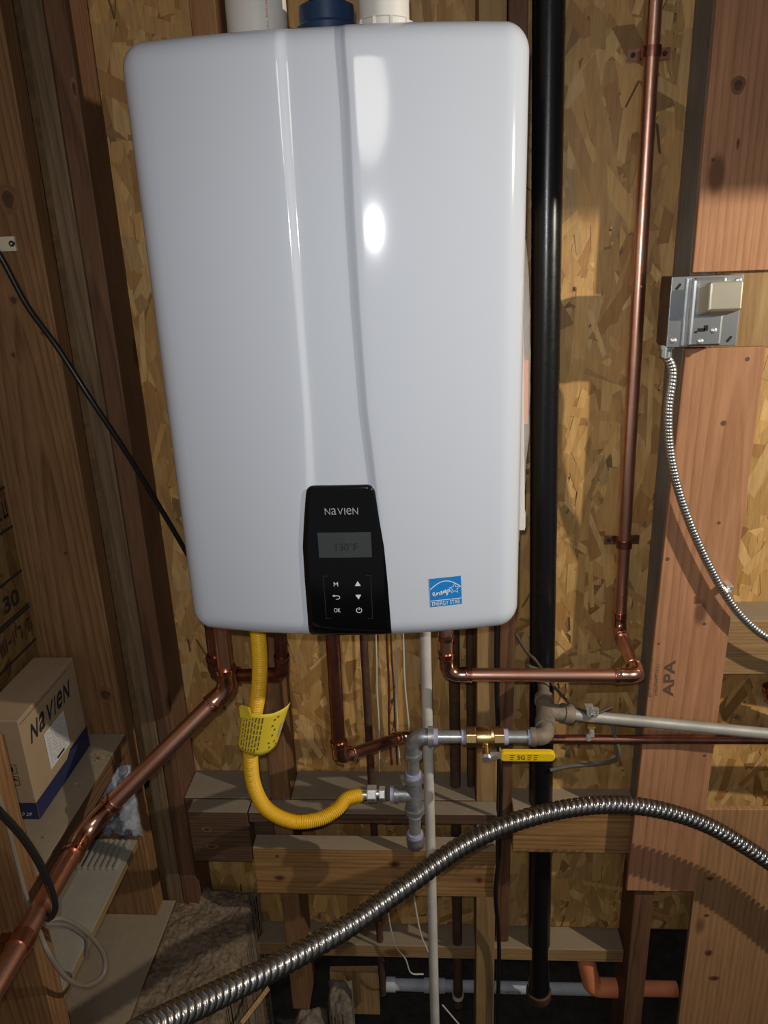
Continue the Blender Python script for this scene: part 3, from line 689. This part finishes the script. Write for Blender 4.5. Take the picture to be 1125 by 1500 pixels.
sup = thing('gas_supply_pipe', (.3, 1.2, -.86), 'grey gas supply pipe with dusty tee entering from the right', 'gas pipe')
seal(sup, (vx1-.001,YG,gz), (vx1+.007,YG,gz), RG*1.25); pipe(sup, (vx1,YG,gz), (ex2-.01,YG,gz), RG, 'galv', 'nipple'); seal(sup, (ex2-.030,YG,gz), (ex2-.020,YG,gz), RG*1.25)
tc = P(797, 1020, y=1.21); ecn = V((ex2, YG, gz)); up = (tc-ecn).normalized()
MB().tube([ecn-V((.026,0,0)), ecn-V((.017,0,0)), ecn-V((.0165,0,0))] + arc_corner(ecn-V((.1,0,0)), ecn, tc, .016, 8) + [ecn+up*.022, ecn+up*.0225, ecn+up*.034],
          [RG*1.5,RG*1.5,RG*1.3] + [RG*1.35]*9 + [RG*1.35,RG*1.64,RG*1.64], 22).build('elbow', M['dusty_iron'], sup, smooth=True, angle=.8)
tc2 = tc + up*.05
MB().tube([ecn+up*.03, tc2], RG*.98, 18).build('nipple', M['dusty_iron'], sup, smooth=True)
tp = P(858, 1049, y=1.192); tq = tp + (P(1220, 1084, y=1.192)-tp)*2.0
tcen = ecn.lerp(tc, .62); pd = (tq-tp).normalized()
MB().tube([tcen-up*.036, tcen-up*.026, tcen-up*.0255, tcen+up*.0255, tcen+up*.026, tcen+up*.038], [RG*1.6,RG*1.6,RG*1.38,RG*1.38,RG*1.6,RG*1.6], 22) \
    .tube([tcen, tcen.lerp(tp, .40), tcen.lerp(tp, .41), tcen.lerp(tp, .62)], [RG*1.35,RG*1.35,RG*1.64,RG*1.64], 22).build('tee', M['dusty_iron'], sup, smooth=True, angle=.8)
tubes('pipe', [tcen.lerp(tp, .45), tp, tq], [RG*.95, RG*.95, RG*.95], 'greypipe', sup, 20)
cl2 = thing('ground_clamp', tuple(P(865, 1052, y=1.19)), 'small shiny ground clamp with screws on the grey gas pipe', 'clamp')
gcx = P(864, 1050, y=1.192)
MB().box(gcx.x-.008, gcx.x+.008, 1.174, 1.210, gcx.z+.009, gcx.z+.017).build('upper_jaw', M['chrome'], cl2, bevel=.002)
MB().box(gcx.x-.008, gcx.x+.008, 1.174, 1.210, gcx.z-.018, gcx.z-.010).build('lower_jaw', M['brass'], cl2, bevel=.002)
for sx, z0, z1 in ((-.004,.015,.032), (.007,.012,.026)): tubes('screw', [(gcx.x+sx,1.179,gcx.z+z0),(gcx.x+sx,1.179,gcx.z+z1)], .005, 'chrome', cl2, 10)
for sx, z0, z1 in ((.001,-.016,-.028), (-.004,-.024,-.036)): tubes('screw', [(gcx.x+sx,1.176,gcx.z+z0),(gcx.x+sx,1.174,gcx.z+z1)], .0048, 'chrome', cl2, 10)
tag(MB().tube(spline([P(755,928,y=1.245), P(772,955,y=1.235), P(785,968,y=1.225), P(812,1006,y=1.225), P(838,1033,y=1.20), P(856,1042,y=1.186), gcx+V((0,-.016,.014)), P(895,1036,y=1.19)], .006), .0028, 8).build('ground_wire', M['brown_wire'], smooth=True), 'brown ground wire running down to the ground clamp', 'wire')
tag(MB().tube(spline([P(806,1128,y=1.26), P(835,1122,y=1.26), P(880,1118,y=1.25), P(906,1108,y=1.222), P(900,1075,y=1.215), P(897,1062,y=1.215)], .006), .0035, 8).build('grey_cable', M['grey_cable'], smooth=True), 'short dusty grey cable looping below the grey gas pipe', 'cable')

# yellow gas connector
yc = thing('yellow_gas_connector', (-.25, 1.05, -.93), 'yellow corrugated gas hose hanging in a U below the heater', 'gas hose')
yp = [V((-.2775, 1.05, HZ0-.005)), P(380, 955, y=1.05), P(379, 1010, y=1.05), P(371, 1060, y=1.048), P(367, 1105, y=1.045), P(372, 1150, y=1.045), P(391, 1185, y=1.045), P(428, 1203, y=1.05), P(466, 1200, y=1.06),
      P(493, 1186, y=1.075), P(508, 1170, y=1.09), P(529, 1164, y=1.10)]
path = spline(yp, .00065); n0 = len(path)
def yfn(L, th, r): return r*(1 + .06*math.sin(2*math.pi*L/.0031)) if L > .03 else r
MB().tube(path, .0118, 18, fn=yfn).build('corrugated_hose', M['yellow'], yc, smooth=True, angle=3)
ye = yp[-1]
tubes('bare_collar', [ye-V((.003,0,0)), ye+V((.012,0,0))], .0085, 'chrome', yc, 16)
nx = ye.x
MB().prism((nx+.019,YG,zt), (1,0,0), .0150, .016, 6).build('flare_nut', M['chrome'], yc, bevel=.0015)
tubes('neck', [(nx+.026,YG,zt),(nx+.034,YG,zt)], .007, 'chrome', yc, 14)
MB().prism((nx+.037,YG,zt), (1,0,0), .0130, .010, 6).build('adapter_nut', M['chrome'], yc, bevel=.001)
tubes('upper_collar', [(-.2775,1.05,HZ0), (-.2775,1.05,HZ0-.03)], .0105, 'galv', yc, 16)
def hose_tag():
    mb = MB(); c = P(378, 1066, y=1.035); rows = []; n = 16; mrows = 10
    for i in range(mrows+1):
        t = i/mrows; r = []
        for j in range(n+1):
            s = j/n; w = .062; ang = (s-.38)*2.6
            x = c.x - .002 + math.sin(ang)*.030 + .010*(s-.38) + (t-.5)*-.014 + .012*s*(1-t)
            y = c.y - .004 - math.cos(ang)*.020 + .016
            top = .030 + .010*max(0, s-.55)*2; bot = -.048 + .016*abs(s-.45)**1.5*2.2
            r.append((x, y, c.z + bot + (top-bot)*(1-t)))
        rows.append(r)
    vs = [p for r in rows for p in r]; fs = [(i*(n+1)+j, i*(n+1)+j+1, (i+1)*(n+1)+j+1, (i+1)*(n+1)+j) for i in range(mrows) for j in range(n)]
    o = mb.add(vs, fs).build('hose_tag', M['yellow_tag'], yc, smooth=True, label='yellow paper warning tag')
    so = o.modifiers.new('thick', 'SOLIDIFY'); so.thickness = .0006
    pr = MB(); rnd = random.Random(4)
    def pt(s, t):
        i = min(mrows-1, int(t*mrows)); f = t*mrows-i; j = min(n-1, int(s*n)); g = s*n-j
        a = V(rows[i][j]).lerp(V(rows[i][j+1]), g); b = V(rows[i+1][j]).lerp(V(rows[i+1][j+1]), g)
        return a.lerp(b, f) + V((0,-.0007,0))
    for col in range(7):
        s = .08 + col*.055; t = .08
        while t < .88:
            L = rnd.uniform(.05, .16); q = [pt(s, t), pt(s+.02, t), pt(s+.02, min(.93, t+L)), pt(s, min(.93, t+L))]; pr.add(q, [(0,1,2,3)]); t += L+.03
    for (s, t) in ((.62,.16),(.60,.30),(.68,.12),(.66,.42),(.64,.55),(.60,.72),(.63,.84),(.80,.86),(.72,.74)):
        pr.add([pt(s, t), pt(s+.035, t), pt(s+.035, t+.045), pt(s, t+.045)], [(0,1,2,3)])
    pr.build('tag_print', M['ink_brown'], o)
    MB().add([pt(.80,.40), pt(.88,.36), pt(.88,.72), pt(.80,.74)], [(0,1,2,3)]).build('tag_barcode', M['print_grey'], o)
    MB().add([tuple(V(p)+V((0,-.003,0))) for p in ((c.x-.024,1.028,c.z+.026),(c.x-.004,1.022,c.z+.026),(c.x-.004,1.022,c.z+.047),(c.x-.009,1.022,c.z+.050),(c.x-.019,1.026,c.z+.050),(c.x-.024,1.028,c.z+.046))], [tuple(range(6))]).build('tag_tab', M['yellow_tag'], o)
hose_tag()

# white condensate pipe, black drain stack, old pipes in the wall
wp0 = P(623, 945, y=1.172); wp1 = P(638, 1500, y=1.172)
d = thing('condensate_pipe', (wp1.x, 1.172, wp1.z), 'slim white plastic pipe dropping from the heater to the bottom edge', 'plastic pipe')
tubes('pipe', [(wp0.x, 1.172, HZ0), (wp1.x, 1.172, -1.98)], .0095, 'pvc_grey', d, 20)
ab0 = P(806, -200, y=1.288); ab1 = P(789, 1455, y=1.288)
bs_ = thing('black_drain_pipe', (ab1.x, 1.288, ab1.z), 'tall black plastic drain pipe right of the water heater', 'drain pipe')
tubes('pipe', [ab0, ab1], .0235, 'abs', bs_, 28)
bd = (ab1-ab0).normalized()
MB().tube([ab1-bd*.012, ab1-bd*.010, ab1+bd*.008, ab1+bd*.022, ab1+bd*.032], [.0240,.0275,.0275,.021,.008], 28).build('bottom_hub', M['rust'], bs_, smooth=True)
ck = P(790, 972, y=1.288)
MB().tube([ck-bd*.004, ck-bd*.003, ck+bd*.006, ck+bd*.007], [.0237,.0262,.0262,.0237], 28).build('pipe_band', M['dusty_iron'], bs_, smooth=True)
for nm, q0, q1, r, lab in (('old_iron_pipe', (662,930), (671,1462), .0105, 'old brown pipe behind the condensate pipe ending in a pale rim'),
                           ('narrow_old_pipe', (527,930), (561,1456), .0075, 'narrow dark old pipe in the wall below the control panel'),
                           ('thin_dark_pipe', (684,930), (690,1205), .0075, 'short dark pipe between the old pipe and the pale stud')):
    a, b = P(*q0, y=1.285), P(*q1, y=1.285)
    o = thing(nm, tuple(b), lab, 'pipe'); tubes('pipe', [V((b.x-.004, 1.285, a.z+.4)), b], r, 'rust', o, 16)
    if nm == 'old_iron_pipe':
        tubes('rim', [b+V((0,0,.012)), b+V((0,0,.004))], r*1.22, 'pvc_grey', o, 18); tubes('end_cap', [b+V((0,0,.004)), b-V((0,0,.020))], r*1.12, 'rust', o, 18)

def wire(name, pts, r, m, label, cat='wire', n=8, group=None):
    return tag(MB().tube(spline(pts, .006), r, n).build(name, M[m], smooth=True), label, cat, group)
wire('white_wire', [V((P(551,945,y=1.3).x, 1.3, -.45)), P(551,945,y=1.3), P(552,1010,y=1.3), P(555,1060,y=1.3), P(556,1130,y=1.3)], .0016, 'white_wire', 'white wire hanging furthest left beneath the control panel')
wire('white_wire', [V((P(580,945,y=1.3).x, 1.3, -.45)), P(580,945,y=1.3), P(581,1020,y=1.3), P(583,1080,y=1.3), P(586,1120,y=1.3)], .0016, 'white_wire', 'white wire second from the left beneath the control panel')
wire('white_wire', [V((P(591,945,y=1.29).x, 1.29, -.45)), P(591,945,y=1.29), P(593,1000,y=1.29), P(599,1066,y=1.29), P(603,1130,y=1.29)], .0018, 'white_wire', 'white wire that passes behind the grey gas elbow')
wire('maroon_wire', [V((P(567,945,y=1.305).x, 1.305, -.45)), P(567,945,y=1.305), P(570,1010,y=1.305), P(570,1070,y=1.305), P(574,1120,y=1.305)], .0022, 'red_wire', 'maroon wire between the white wires under the heater')
wire('brown_wire', [V((P(573,945,y=1.31).x, 1.31, -.45)), P(573,945,y=1.31), P(577,1010,y=1.31), P(579,1070,y=1.31), P(582,1120,y=1.31)], .0018, 'brown_wire', 'dark brown wire between the white wires under the heater')
wire('white_wire', [P(568,1300,y=1.25), P(570,1345,y=1.25), P(580,1385,y=1.25), P(594,1405,y=1.26), P(602,1425,y=1.27), P(620,1427,y=1.28)], .0017, 'white_wire', 'thin white wire curling below the left end of the steel conduit shadow')
wire('white_wire', [P(604,1290,y=1.22), P(609,1330,y=1.22), P(617,1370,y=1.22), P(628,1396,y=1.23)], .0018, 'white_wire', 'thin white wire meeting the condensate pipe below the block')
wire('white_wire', [P(648,1472,y=1.25), P(672,1500,y=1.25), P(690,1520,y=1.25)], .0017, 'white_wire', 'thin white wire slanting away at the bottom edge by the pipe')
wire('black_cable', [V((.107,1.236,-.45)), P(727,955,y=1.236), P(729,1060,y=1.232), P(733,1120,y=1.19), P(733,1180,y=1.19), P(731,1250,y=1.192), P(726,1310,y=1.195), P(731,1390,y=1.225), P(728,1500,y=1.23)], .0042, 'rubber', 'black cable hanging down along the pale stud', 'cable')
wire('power_cord', [P(-30,330,y=1.17), P(2,378,y=1.185), P(40,448,y=1.185), P(85,510,y=1.18), P(130,580,y=1.18), P(180,655,y=1.20), P(225,728,y=1.23), P(262,790,y=1.26), P(290,840,y=1.29)], .0046, 'rubber', 'black power cord crossing the left studs to behind the heater', 'cord', 10)
cp = thing('cable_clip', tuple(P(10, 368, y=1.197)), 'cream plastic cable clip screwed to the left stud', 'clip')
q0, q1 = P(-6, 369, y=1.197), P(22.5, 346, y=1.197)
MB().box(q0.x, q1.x, 1.191, 1.1975, q0.z, q1.z).build('plate', M['cream'], cp, bevel=.001)
qs = P(17, 357, y=1.19); tubes('screw', [(qs.x,1.192,qs.z),(qs.x,1.1895,qs.z)], .0045, 'ink', cp, 12); tubes('screw_slot', [(qs.x,1.1896,qs.z),(qs.x,1.189,qs.z)], .0015, 'cream', cp, 8)

# flexible steel conduit across the foreground
cpts = [P(195,1520,y=.50), P(250,1490,y=.55), P(340,1447,y=.63), P(430,1402,y=.71), P(520,1350,y=.79), P(600,1293,y=.865), P(680,1237,y=.94), P(760,1202,y=1.00), P(840,1183,y=1.05), P(910,1179,y=1.09), P(975,1188,y=1.12), P(1035,1208,y=1.14), P(1090,1239,y=1.153), P(1150,1280,y=1.16), P(1230,1345,y=1.16), P(1330,1440,y=1.16), V((1.15,1.13,-1.75)), V((1.25,1.05,-1.98))]
cpath = spline(cpts, .0010)
def cfn(L, th, r):
    ph = (L/.0122 + th/(2*math.pi)) % 1.0
    return r*(1.0 - .25*math.exp(-((ph-.5)/.11)**2) + .035*math.cos(2*math.pi*ph))
fc = thing('flexible_steel_conduit', tuple(cpts[0]), 'thick ribbed steel conduit arching across the lower foreground', 'conduit')
MB().tube(cpath, .0146, 20, fn=cfn).build('ribbed_armor', M['conduit'], fc, smooth=True, angle=3)
s0 = P(1010, 1198, y=1.138)
MB().box(s0.x-.006, s0.x+.010, 1.140, 1.156, s0.z-.020, s0.z-.010).build('strap_screw', M['galv'], fc, bevel=.002)

# switch box with armored cable
BX0 = P(984, 407, y=1.186).x; BX1 = BX0+.101; BZ1 = P(1030, 404, y=1.186).z; BZ0 = BZ1-.101; YC = 1.186
jb = thing('switch_box', ((BX0+BX1)/2, 1.21, BZ0), 'square metal electrical box with square knob cover on the stud', 'electrical box')
MB().box(BX0-.001, BX1-.001, YC+.002, 1.2395, BZ0+.001, BZ1-.001).build('box_body', M['stud_dark'] if False else M['rust'], jb, bevel=.003)
MB().box(BX0, BX1, YC-.001, YC+.002, BZ0, BZ1).build('cover_plate', M['zinc'], jb, bevel=.0009)
MB().box(BX0+.029, BX0+.076, YC-.010, YC-.001, BZ0+.001, BZ1-.002).build('raised_cover', M['zinc'], jb, bevel=.004)
MB().box(BX0+.022, BX0+.027, YC-.004, YC-.001, BZ0+.002, BZ1-.002).build('cover_rib', M['chrome'], jb, bevel=.001)
KX, KZ = BX0, BZ1
MB().hexa([(KX+.036,YC-.010,KZ-.056),(KX+.080,YC-.010,KZ-.056),(KX+.080,YC-.010,KZ-.014),(KX+.036,YC-.010,KZ-.014),
           (KX+.045,YC-.035,KZ-.047),(KX+.091,YC-.035,KZ-.047),(KX+.090,YC-.035,KZ-.006),(KX+.044,YC-.035,KZ-.006)]).build('square_knob', M['zinc_warm'], jb, bevel=.003)
def slot(x, z, L, w, ang):
    ca, sa = math.cos(ang), math.sin(ang); p = [(-L,-w),(L,-w),(L+w*.6,0),(L,w),(-L,w),(-L-w*.6,0)]
    return MB().add([(x+a*ca-c*sa, YC-.0014, z+a*sa+c*ca) for a, c in p], [tuple(range(6))])
for (x, z) in ((BX0+.010,BZ1-.014),(BX1-.006,BZ1-.016),(BX1-.011,BZ0+.010)):
    slot(x, z, .0045, .0018, .9 if x < BX1-.007 else -.9).build('mounting_slot', M['dark'], jb)
sl = MB(); 
for a, c, w, h in ((.040,.023,.011,.005), (.036,.021,.004,.003), (.049,.024,.006,.008)): sl.box(BX0+a, BX0+a+w, YC-.0104, YC-.0101, BZ0+c, BZ0+c+h)
sl.build('knockout', M['dark'], jb)
for (x, z, y) in ((BX0+.046,BZ0+.009,YC-.010), (BX0+.064,BZ0+.024,YC-.010), (BX0+.010,BZ0+.010,YC-.001), (BX1-.006,BZ1-.008,YC-.001)):
    MB().tube([(x,y,z),(x,y-.0016,z),(x,y-.0028,z)], [.0040,.0040,.0022], 14).build('screw', M['chrome'], jb, smooth=True)
bxp = [V((BX0+.006, 1.206, BZ0-.012)), P(985,545,y=1.208), P(979,600,y=1.208), P(981,655,y=1.21), P(993,715,y=1.21), P(1014,775,y=1.21), P(1042,835,y=1.21), P(1072,885,y=1.21), P(1102,918,y=1.21), P(1135,940,y=1.21), P(1180,958,y=1.21), V((.80,1.215,-.735)), V((1.2,1.215,-.79))]
def bfn(L, th, r):
    ph = (L/.0056 + th/(2*math.pi)) % 1.0
    return r*(1 - .16*math.exp(-((ph-.5)/.16)**2))
bx = thing('armored_cable', tuple(bxp[-1]), 'slim spiral metal armored cable leaving the switch box', 'cable')
MB().tube(spline(bxp, .0011), .0072, 14, fn=bfn).build('spiral_armor', M['bx'], bx, smooth=True, angle=3)
MB().tube([V((BX0+.006,1.206,BZ0+.002)), V((BX0+.006,1.206,BZ0-.004)), V((BX0+.006,1.206,BZ0-.0045)), V((BX0+.006,1.206,BZ0-.016))], [.012,.012,.0095,.0095], 16).build('connector', M['zinc'], bx, smooth=True, angle=.5)
kc = P(1063, 864, y=1.205)
MB().tube([kc+V((-.006,-.002,.006)), kc+V((-.001,-.007,0)), kc+V((.006,-.002,-.003))], .004, 10).build('staple', M['chrome'], bx, smooth=True)
MB().box(kc.x+.002, kc.x+.013, 1.205, 1.2285, kc.z-.004, kc.z+.006).build('staple_tab', M['chrome'], bx, bevel=.001)

cs = thing('copper_stub', tuple(P(1125, 1030, y=1.27)), 'copper fitting peeking in at the right edge below the pale block', 'copper pipe')
c0, c1, c2 = P(1128, 985, y=1.275), P(1128, 1022, y=1.275), P(1165, 1034, y=1.275)
fitting(cs, c0, c1, c2, R3, sock=.016, br=.018); pipe(cs, c1, V((c1.x+.12, 1.275, c2.z-.03)), R3, 'copper_dark')
# stamp on the plywood strip
def on_plane(shape, c, rot, y): 
    ca, sa = math.cos(rot), math.sin(rot); return [(c.x+v.x*ca-v.y*sa, y, c.z+v.x*sa+v.y*ca) for v in shape[0]], shape[1]
ac = P(980, 994, y=1.2278); AR = math.radians(91.5)
MB().add(*on_plane(norm_text('APA', .075, .019, .03), ac, AR, 1.2276)).build('stamp_letters', M['ink_brown'], ps)
MB().add(*on_plane(marks(.066, .0055, 2), P(962,996,y=1.2278), AR, 1.2276)).build('stamp_small_letters', M['ink_brown'], ps)
MB().add(*on_plane(marks(.080, .0060, 3), P(953,993,y=1.2278), AR, 1.2276)).build('stamp_small_letters', M['ink_brown'], ps)
for q, r in (((978,819),.0035),((1032,914),.003),((965,943),.0022),((1032,1107),.003),((1095,526),.0035),((1060,620),.0045),((1053,766),.003)):
    p = P(*q, y=1.2278); tubes('nail_hole', [(p.x,1.2285,p.z),(p.x,1.2276,p.z)], r, 'ink_brown', ps, 10)

# ------------------------------------------------------------------ left corner: carton, cords, debris
BXR, BXL, BY0, BY1, BZB, BZT = -.640, -.712, .968, 1.160, -.8475, -.664
cb = thing('cardboard_carton', ((BXR+BXL)/2, (BY0+BY1)/2, BZB), 'brown cardboard carton with navy band standing on the ledge', 'carton')
MB().box(BXL, BXR, BY0, BY1, BZB, BZT).build('carton_body', M['card'], cb, bevel=.0015)
bl = BY1-BY0
def on_side(uv): return [(BXR+.0005, BY0+u, BZB+v) for u, v in uv]           # right face: u away from camera, v up
def on_front(uv): return [(BXR+u, BY0-.0005, BZB+v) for u, v in uv]
MB().add(on_side([(0,.0),(bl,.0),(bl,.042),(.125,.042),(.110,.032),(.0,.032)]), [tuple(range(6))]).build('navy_band', M['navy_ink'], cb)
MB().add(on_front([(-.072,0),(0,0),(0,.032),(-.072,.032)]), [(0,1,2,3)]).build('navy_band', M['navy_ink'], cb)
t = wordmark(.135, .030, .019); MB().add([(BXR+.0006, BY0+.092+v.x+.30*v.y, BZB+.142+v.y) for v in t[0]], t[1]).build('brand_lettering', M['black_ink'], cb)
lb = MB().add(on_side([(.058,.050),(.128,.050),(.128,.118),(.058,.118)]), [(0,1,2,3)]).build('white_label', M['paper'], cb)
lt = MB(); rnd = random.Random(9)
for k in range(11):
    u = .063
    while u < .118:
        w = rnd.uniform(.004, .018); w = min(w, .124-u); lt.add([(BXR+.0009, BY0+a, BZB+.112-k*.0055+c) for a, c in ((u,0),(u+w,0),(u+w,.0016),(u,.0016))], [(0,1,2,3)]); u += w+.004
lt.build('label_print', M['print_grey'], lb)
MB().add([(BXR+.0009, BY0+a, BZB+c) for a, c in ((.082,.053),(.108,.053),(.108,.0575),(.082,.0575))], [(0,1,2,3)]).build('label_bar', M['ink'], lb)
MB().add(on_side([(.128,.037),(.150,.037),(.150,.0385),(.128,.0385)]), [(0,1,2,3)]).build('edge_print', M['ink'], cb)
t = marks(.030, .006, 4, 5); MB().add([(BXR-.024+v.x, BY0-.0008, BZB+.010+v.y) for v in t[0]], t[1]).build('model_print', M['paper'], cb)
for k in range(2):
    z = BZB+.096-k*.022
    ic = MB().add(*(lambda s: ([(BXR-.026+v.x, BY0-.0008, z+v.y) for v in s[0]], s[1]))(stroke([(-.007,-.008),(.007,-.008),(.007,.008),(-.007,.008)], .0015, True)))
    ic.add(*(lambda s: ([(BXR-.026+v.x, BY0-.0008, z+v.y) for v in s[0]], s[1]))(stroke([(0,-.005),(0,.004)] if k == 0 else [(-.004,.0),(0,.004),(.004,0)], .003))); ic.build('handling_icon', M['black_ink'], cb)
MB().box(BXR-.0004, BXR+.0006, BY0+.002, BY1-.03, BZT-.0085, BZT-.0075).build('flap_seam', M['ink_brown'], cb)
# stamps on the left sheathing behind the carton
for k, (py_, h) in enumerate(((880, .06), (930, .05), (740, .06))):
    c = P(14+10*(k == 1), py_, x=-.7255); t = norm_text('30', .05, h*.5, .03) if k == 0 else marks(.10, h*.5, 6+k)
    MB().add([(-.7225, c.y+v.x, c.z+v.y) for v in t[0]], t[1]).build('sheathing_stamp', M['ink'], wl)
    for dz in (-.035, .035): MB().box(-.7232, -.7225, c.y-.10, c.y+.10, c.z+dz-.002, c.z+dz+.002).build('sheathing_stamp_line', M['ink'], wl)

wire('extension_cord', [P(-25,1165,x=-.560), P(0,1190,x=-.555), P(32,1225,x=-.545), P(58,1265,x=-.535), P(75,1305,x=-.53), P(80,1330,x=-.53), P(72,1345,x=-.54), P(60,1340,x=-.55)], .0052, 'rubber', 'thick black cord draped over the copper pipe at left', 'cord', 10)
wire('tan_cable', [P(62,1352,x=-.56), P(90,1346,x=-.545), P(125,1365,x=-.535), P(150,1395,x=-.53), P(152,1425,x=-.53), P(130,1443,x=-.535), P(105,1438,x=-.54), P(85,1418,x=-.545), P(68,1390,x=-.55), P(52,1350,x=-.574), P(40,1320,x=-.579), P(24,1260,x=-.580), P(4,1185,x=-.575), P(-20,1120,x=-.58)], .0036, 'tan_cable', 'tan cable hanging in a loop below the copper pipe', 'cable', 8)
wire('grey_cable', [P(66,1354,x=-.552), P(95,1355,x=-.54), P(118,1368,x=-.538), P(126,1378,x=-.54), P(125,1400,x=-.55)], .0028, 'grey_cable', 'short grey cable lying inside the tan loop', 'cable', 8)
# strips of lath on the plank, lint behind it
la = thing('vent_lath', (-.66, 1.12, -1.094), 'ribbed pale metal lath lying on the grey plank', 'lath')
for k in range(9):
    x = -.71+.012*k; MB().box(x-.0022, x+.0022, 1.115, 1.190, -1.0945, -1.0885).build('rib', M['lath'], la)
for y in (1.118, 1.187): MB().box(-.714, -.610, y-.002, y+.002, -1.0945, -1.0905).build('crossbar', M['lath'], la)
def lump(name, m, x0, x1, y0, y1, z, amp, nx, ny, seed, zbot, label, cat, edge=.03, tilt=0.0, smooth=True):
    mb = MB(); vs = []
    for j in range(ny+1):
        for i in range(nx+1):
            u, v = i/nx, j/ny; x = x0+(x1-x0)*u; y = y0+(y1-y0)*v
            q = V((x*14, y*14, seed)); h = noise.noise(q)*amp + noise.noise(q*3.1)*amp*.5 + noise.noise(q*9)*amp*.35
            e = min(u*(x1-x0), (1-u)*(x1-x0), v*(y1-y0), (1-v)*(y1-y0)); k = max(0, 1-e/edge)
            wob = noise.noise(V((x*20, y*20, seed+5)))*.018*(1-min(1, e/edge))
            vs.append((x+wob, y+wob*.6, z+h+tilt*(u-.5)-k*k*edge*.9))
    fs = [(j*(nx+1)+i, j*(nx+1)+i+1, (j+1)*(nx+1)+i+1, (j+1)*(nx+1)+i) for j in range(ny) for i in range(nx)]
    rim = [i for i in range(nx+1)] + [j*(nx+1)+nx for j in range(1, ny+1)] + [ny*(nx+1)+i for i in range(nx-1, -1, -1)] + [j*(nx+1) for j in range(ny-1, 0, -1)]
    n0 = len(vs); rr = random.Random(seed)
    vs += [(vs[k][0]+rr.uniform(-.006,.006), vs[k][1]+rr.uniform(-.006,.006), zbot) for k in rim]; n = len(rim)
    fs += [(rim[i], n0+i, n0+(i+1) % n, rim[(i+1) % n]) for i in range(n)] + [tuple(n0+i for i in range(n))]
    return tag(mb.add(vs, fs).build(name, M[m], smooth=smooth, angle=.9), label, cat)
lump('concrete_footing', 'dirt', -.578, -.400, .55, 1.30, -1.306, .010, 80, 260, 3, -1.99, 'rough dirt-covered concrete footing in the lower left', 'concrete', .022, -.02)
def lint():
    mb = MB(); n = 22; vs = []
    for j in range(n+1):
        for i in range(n+1):
            u, v = i/n, j/n; q = V((u*5, v*7, 2)); e = min(u, 1-u, v, 1-v)*2
            vs.append((-.668+.080*u+.006*noise.noise(q*2+V((9,0,0))), 1.197-.030*min(1, e*2.2)*(.6+.9*abs(noise.noise(q)))-.006*noise.noise(q*4), -1.085+.165*v+.012*noise.noise(q+V((0,0,7)))))
    mb.add(vs, [(j*(n+1)+i, j*(n+1)+i+1, (j+1)*(n+1)+i+1, (j+1)*(n+1)+i) for j in range(n) for i in range(n)])
    o = mb.build('lint_tuft', M['lint'], smooth=True, angle=3); o.modifiers.new('thick', 'SOLIDIFY').thickness = .003
    return tag(o, 'crumpled grey plastic wad stuffed under the ledge behind the copper pipe', 'plastic wad')
lint()
rr = random.Random(12)
for k in range(14):
    x = rr.uniform(-.70, -.605); y = rr.uniform(.89, .965) if k < 9 else rr.uniform(1.02, 1.16)
    if k >= 9: x = rr.uniform(-.630, -.60)
    w = rr.uniform(.002, .005); mb = MB().prism((x, y, -.848+w*.5), (rr.random()-.5, rr.random()-.5, 1), w, w*.8, 5)
    tag(mb.build('wood_crumb', M['pale']), 'tiny pale wood crumb lying on the dusty ledge', 'debris', 'wood crumbs on the ledge')
lump('rubble_stone', 'stone', -.335, -.265, 1.10, 1.26, -1.60, .018, 20, 24, 21, -1.99, 'broken dusty concrete chunk below the steel conduit', 'rubble', .03)
lump('rubble_slab', 'stone', -.262, -.205, 1.22, 1.30, -1.57, .016, 16, 18, 27, -1.99, 'narrow upright stone chunk beside the broken concrete', 'rubble', .02)
tag(MB().hexa([(-.262,1.325,-1.72),(-.150,1.325,-1.72),(-.150,1.337,-1.72),(-.262,1.337,-1.72),(-.262,1.325,-1.585),(-.150,1.325,-1.580),(-.150,1.337,-1.580),(-.262,1.337,-1.585)]).build('board_scrap', M['pale']), 'scrap of pale board with nail hole in the dark gap', 'board')
a, b = P(352,1500,y=1.02), P(392,1448,y=1.10)
tag(MB().tube([a, b], .006, 4).build('wood_stick', M['pale']), 'thin pale stick leaning in the dark gap under the conduit', 'stick')

# pipes in the open gap below the bottom plate
pv = thing('white_pvc_run', (.05, 1.36, -1.67), 'white horizontal plastic pipe in the dark gap at the bottom', 'plastic pipe')
p0, p1 = P(566, 1442, y=1.36), P(905, 1447, y=1.36); p1.z = p0.z
tubes('pipe', [p0, p1], .0135, 'pvc_blue', pv, 20)
for t, w in ((.0, .022), (.165, .05)): tubes('coupling', [p0.lerp(p1, t), p0.lerp(p1, t)+V((w,0,0))], .0165, 'pvc_blue', pv, 20)
t = marks(.06, .006, 5); c = P(745,1447,y=1.345); MB().add([(c.x+v.x, 1.3462, p0.z+.002+v.y) for v in t[0]], t[1]).build('pipe_print', M['ink'], pv)
op = thing('orange_sprinkler_pipe', (.36, 1.29, -1.6), 'orange plastic pipe with elbow in the dark gap at lower right', 'plastic pipe')
o0, o1, o2 = P(853, 1385, y=1.305), P(868, 1446, y=1.305), P(985, 1450, y=1.305); o2.z = o1.z
MB().tube([o0, o0.lerp(o1,.3)] + arc_corner(o0, o1, o2, .022) + [o1.lerp(o2,.30), o1.lerp(o2,.301)], [.0185,.0195]+[.0205]*9+[.0205,.0165], 20).build('elbow', M['orange'], op, smooth=True, angle=.8)
tubes('pipe', [o1.lerp(o2,.2), V((.52,1.305,o1.z))], .0165, 'orange', op, 20)
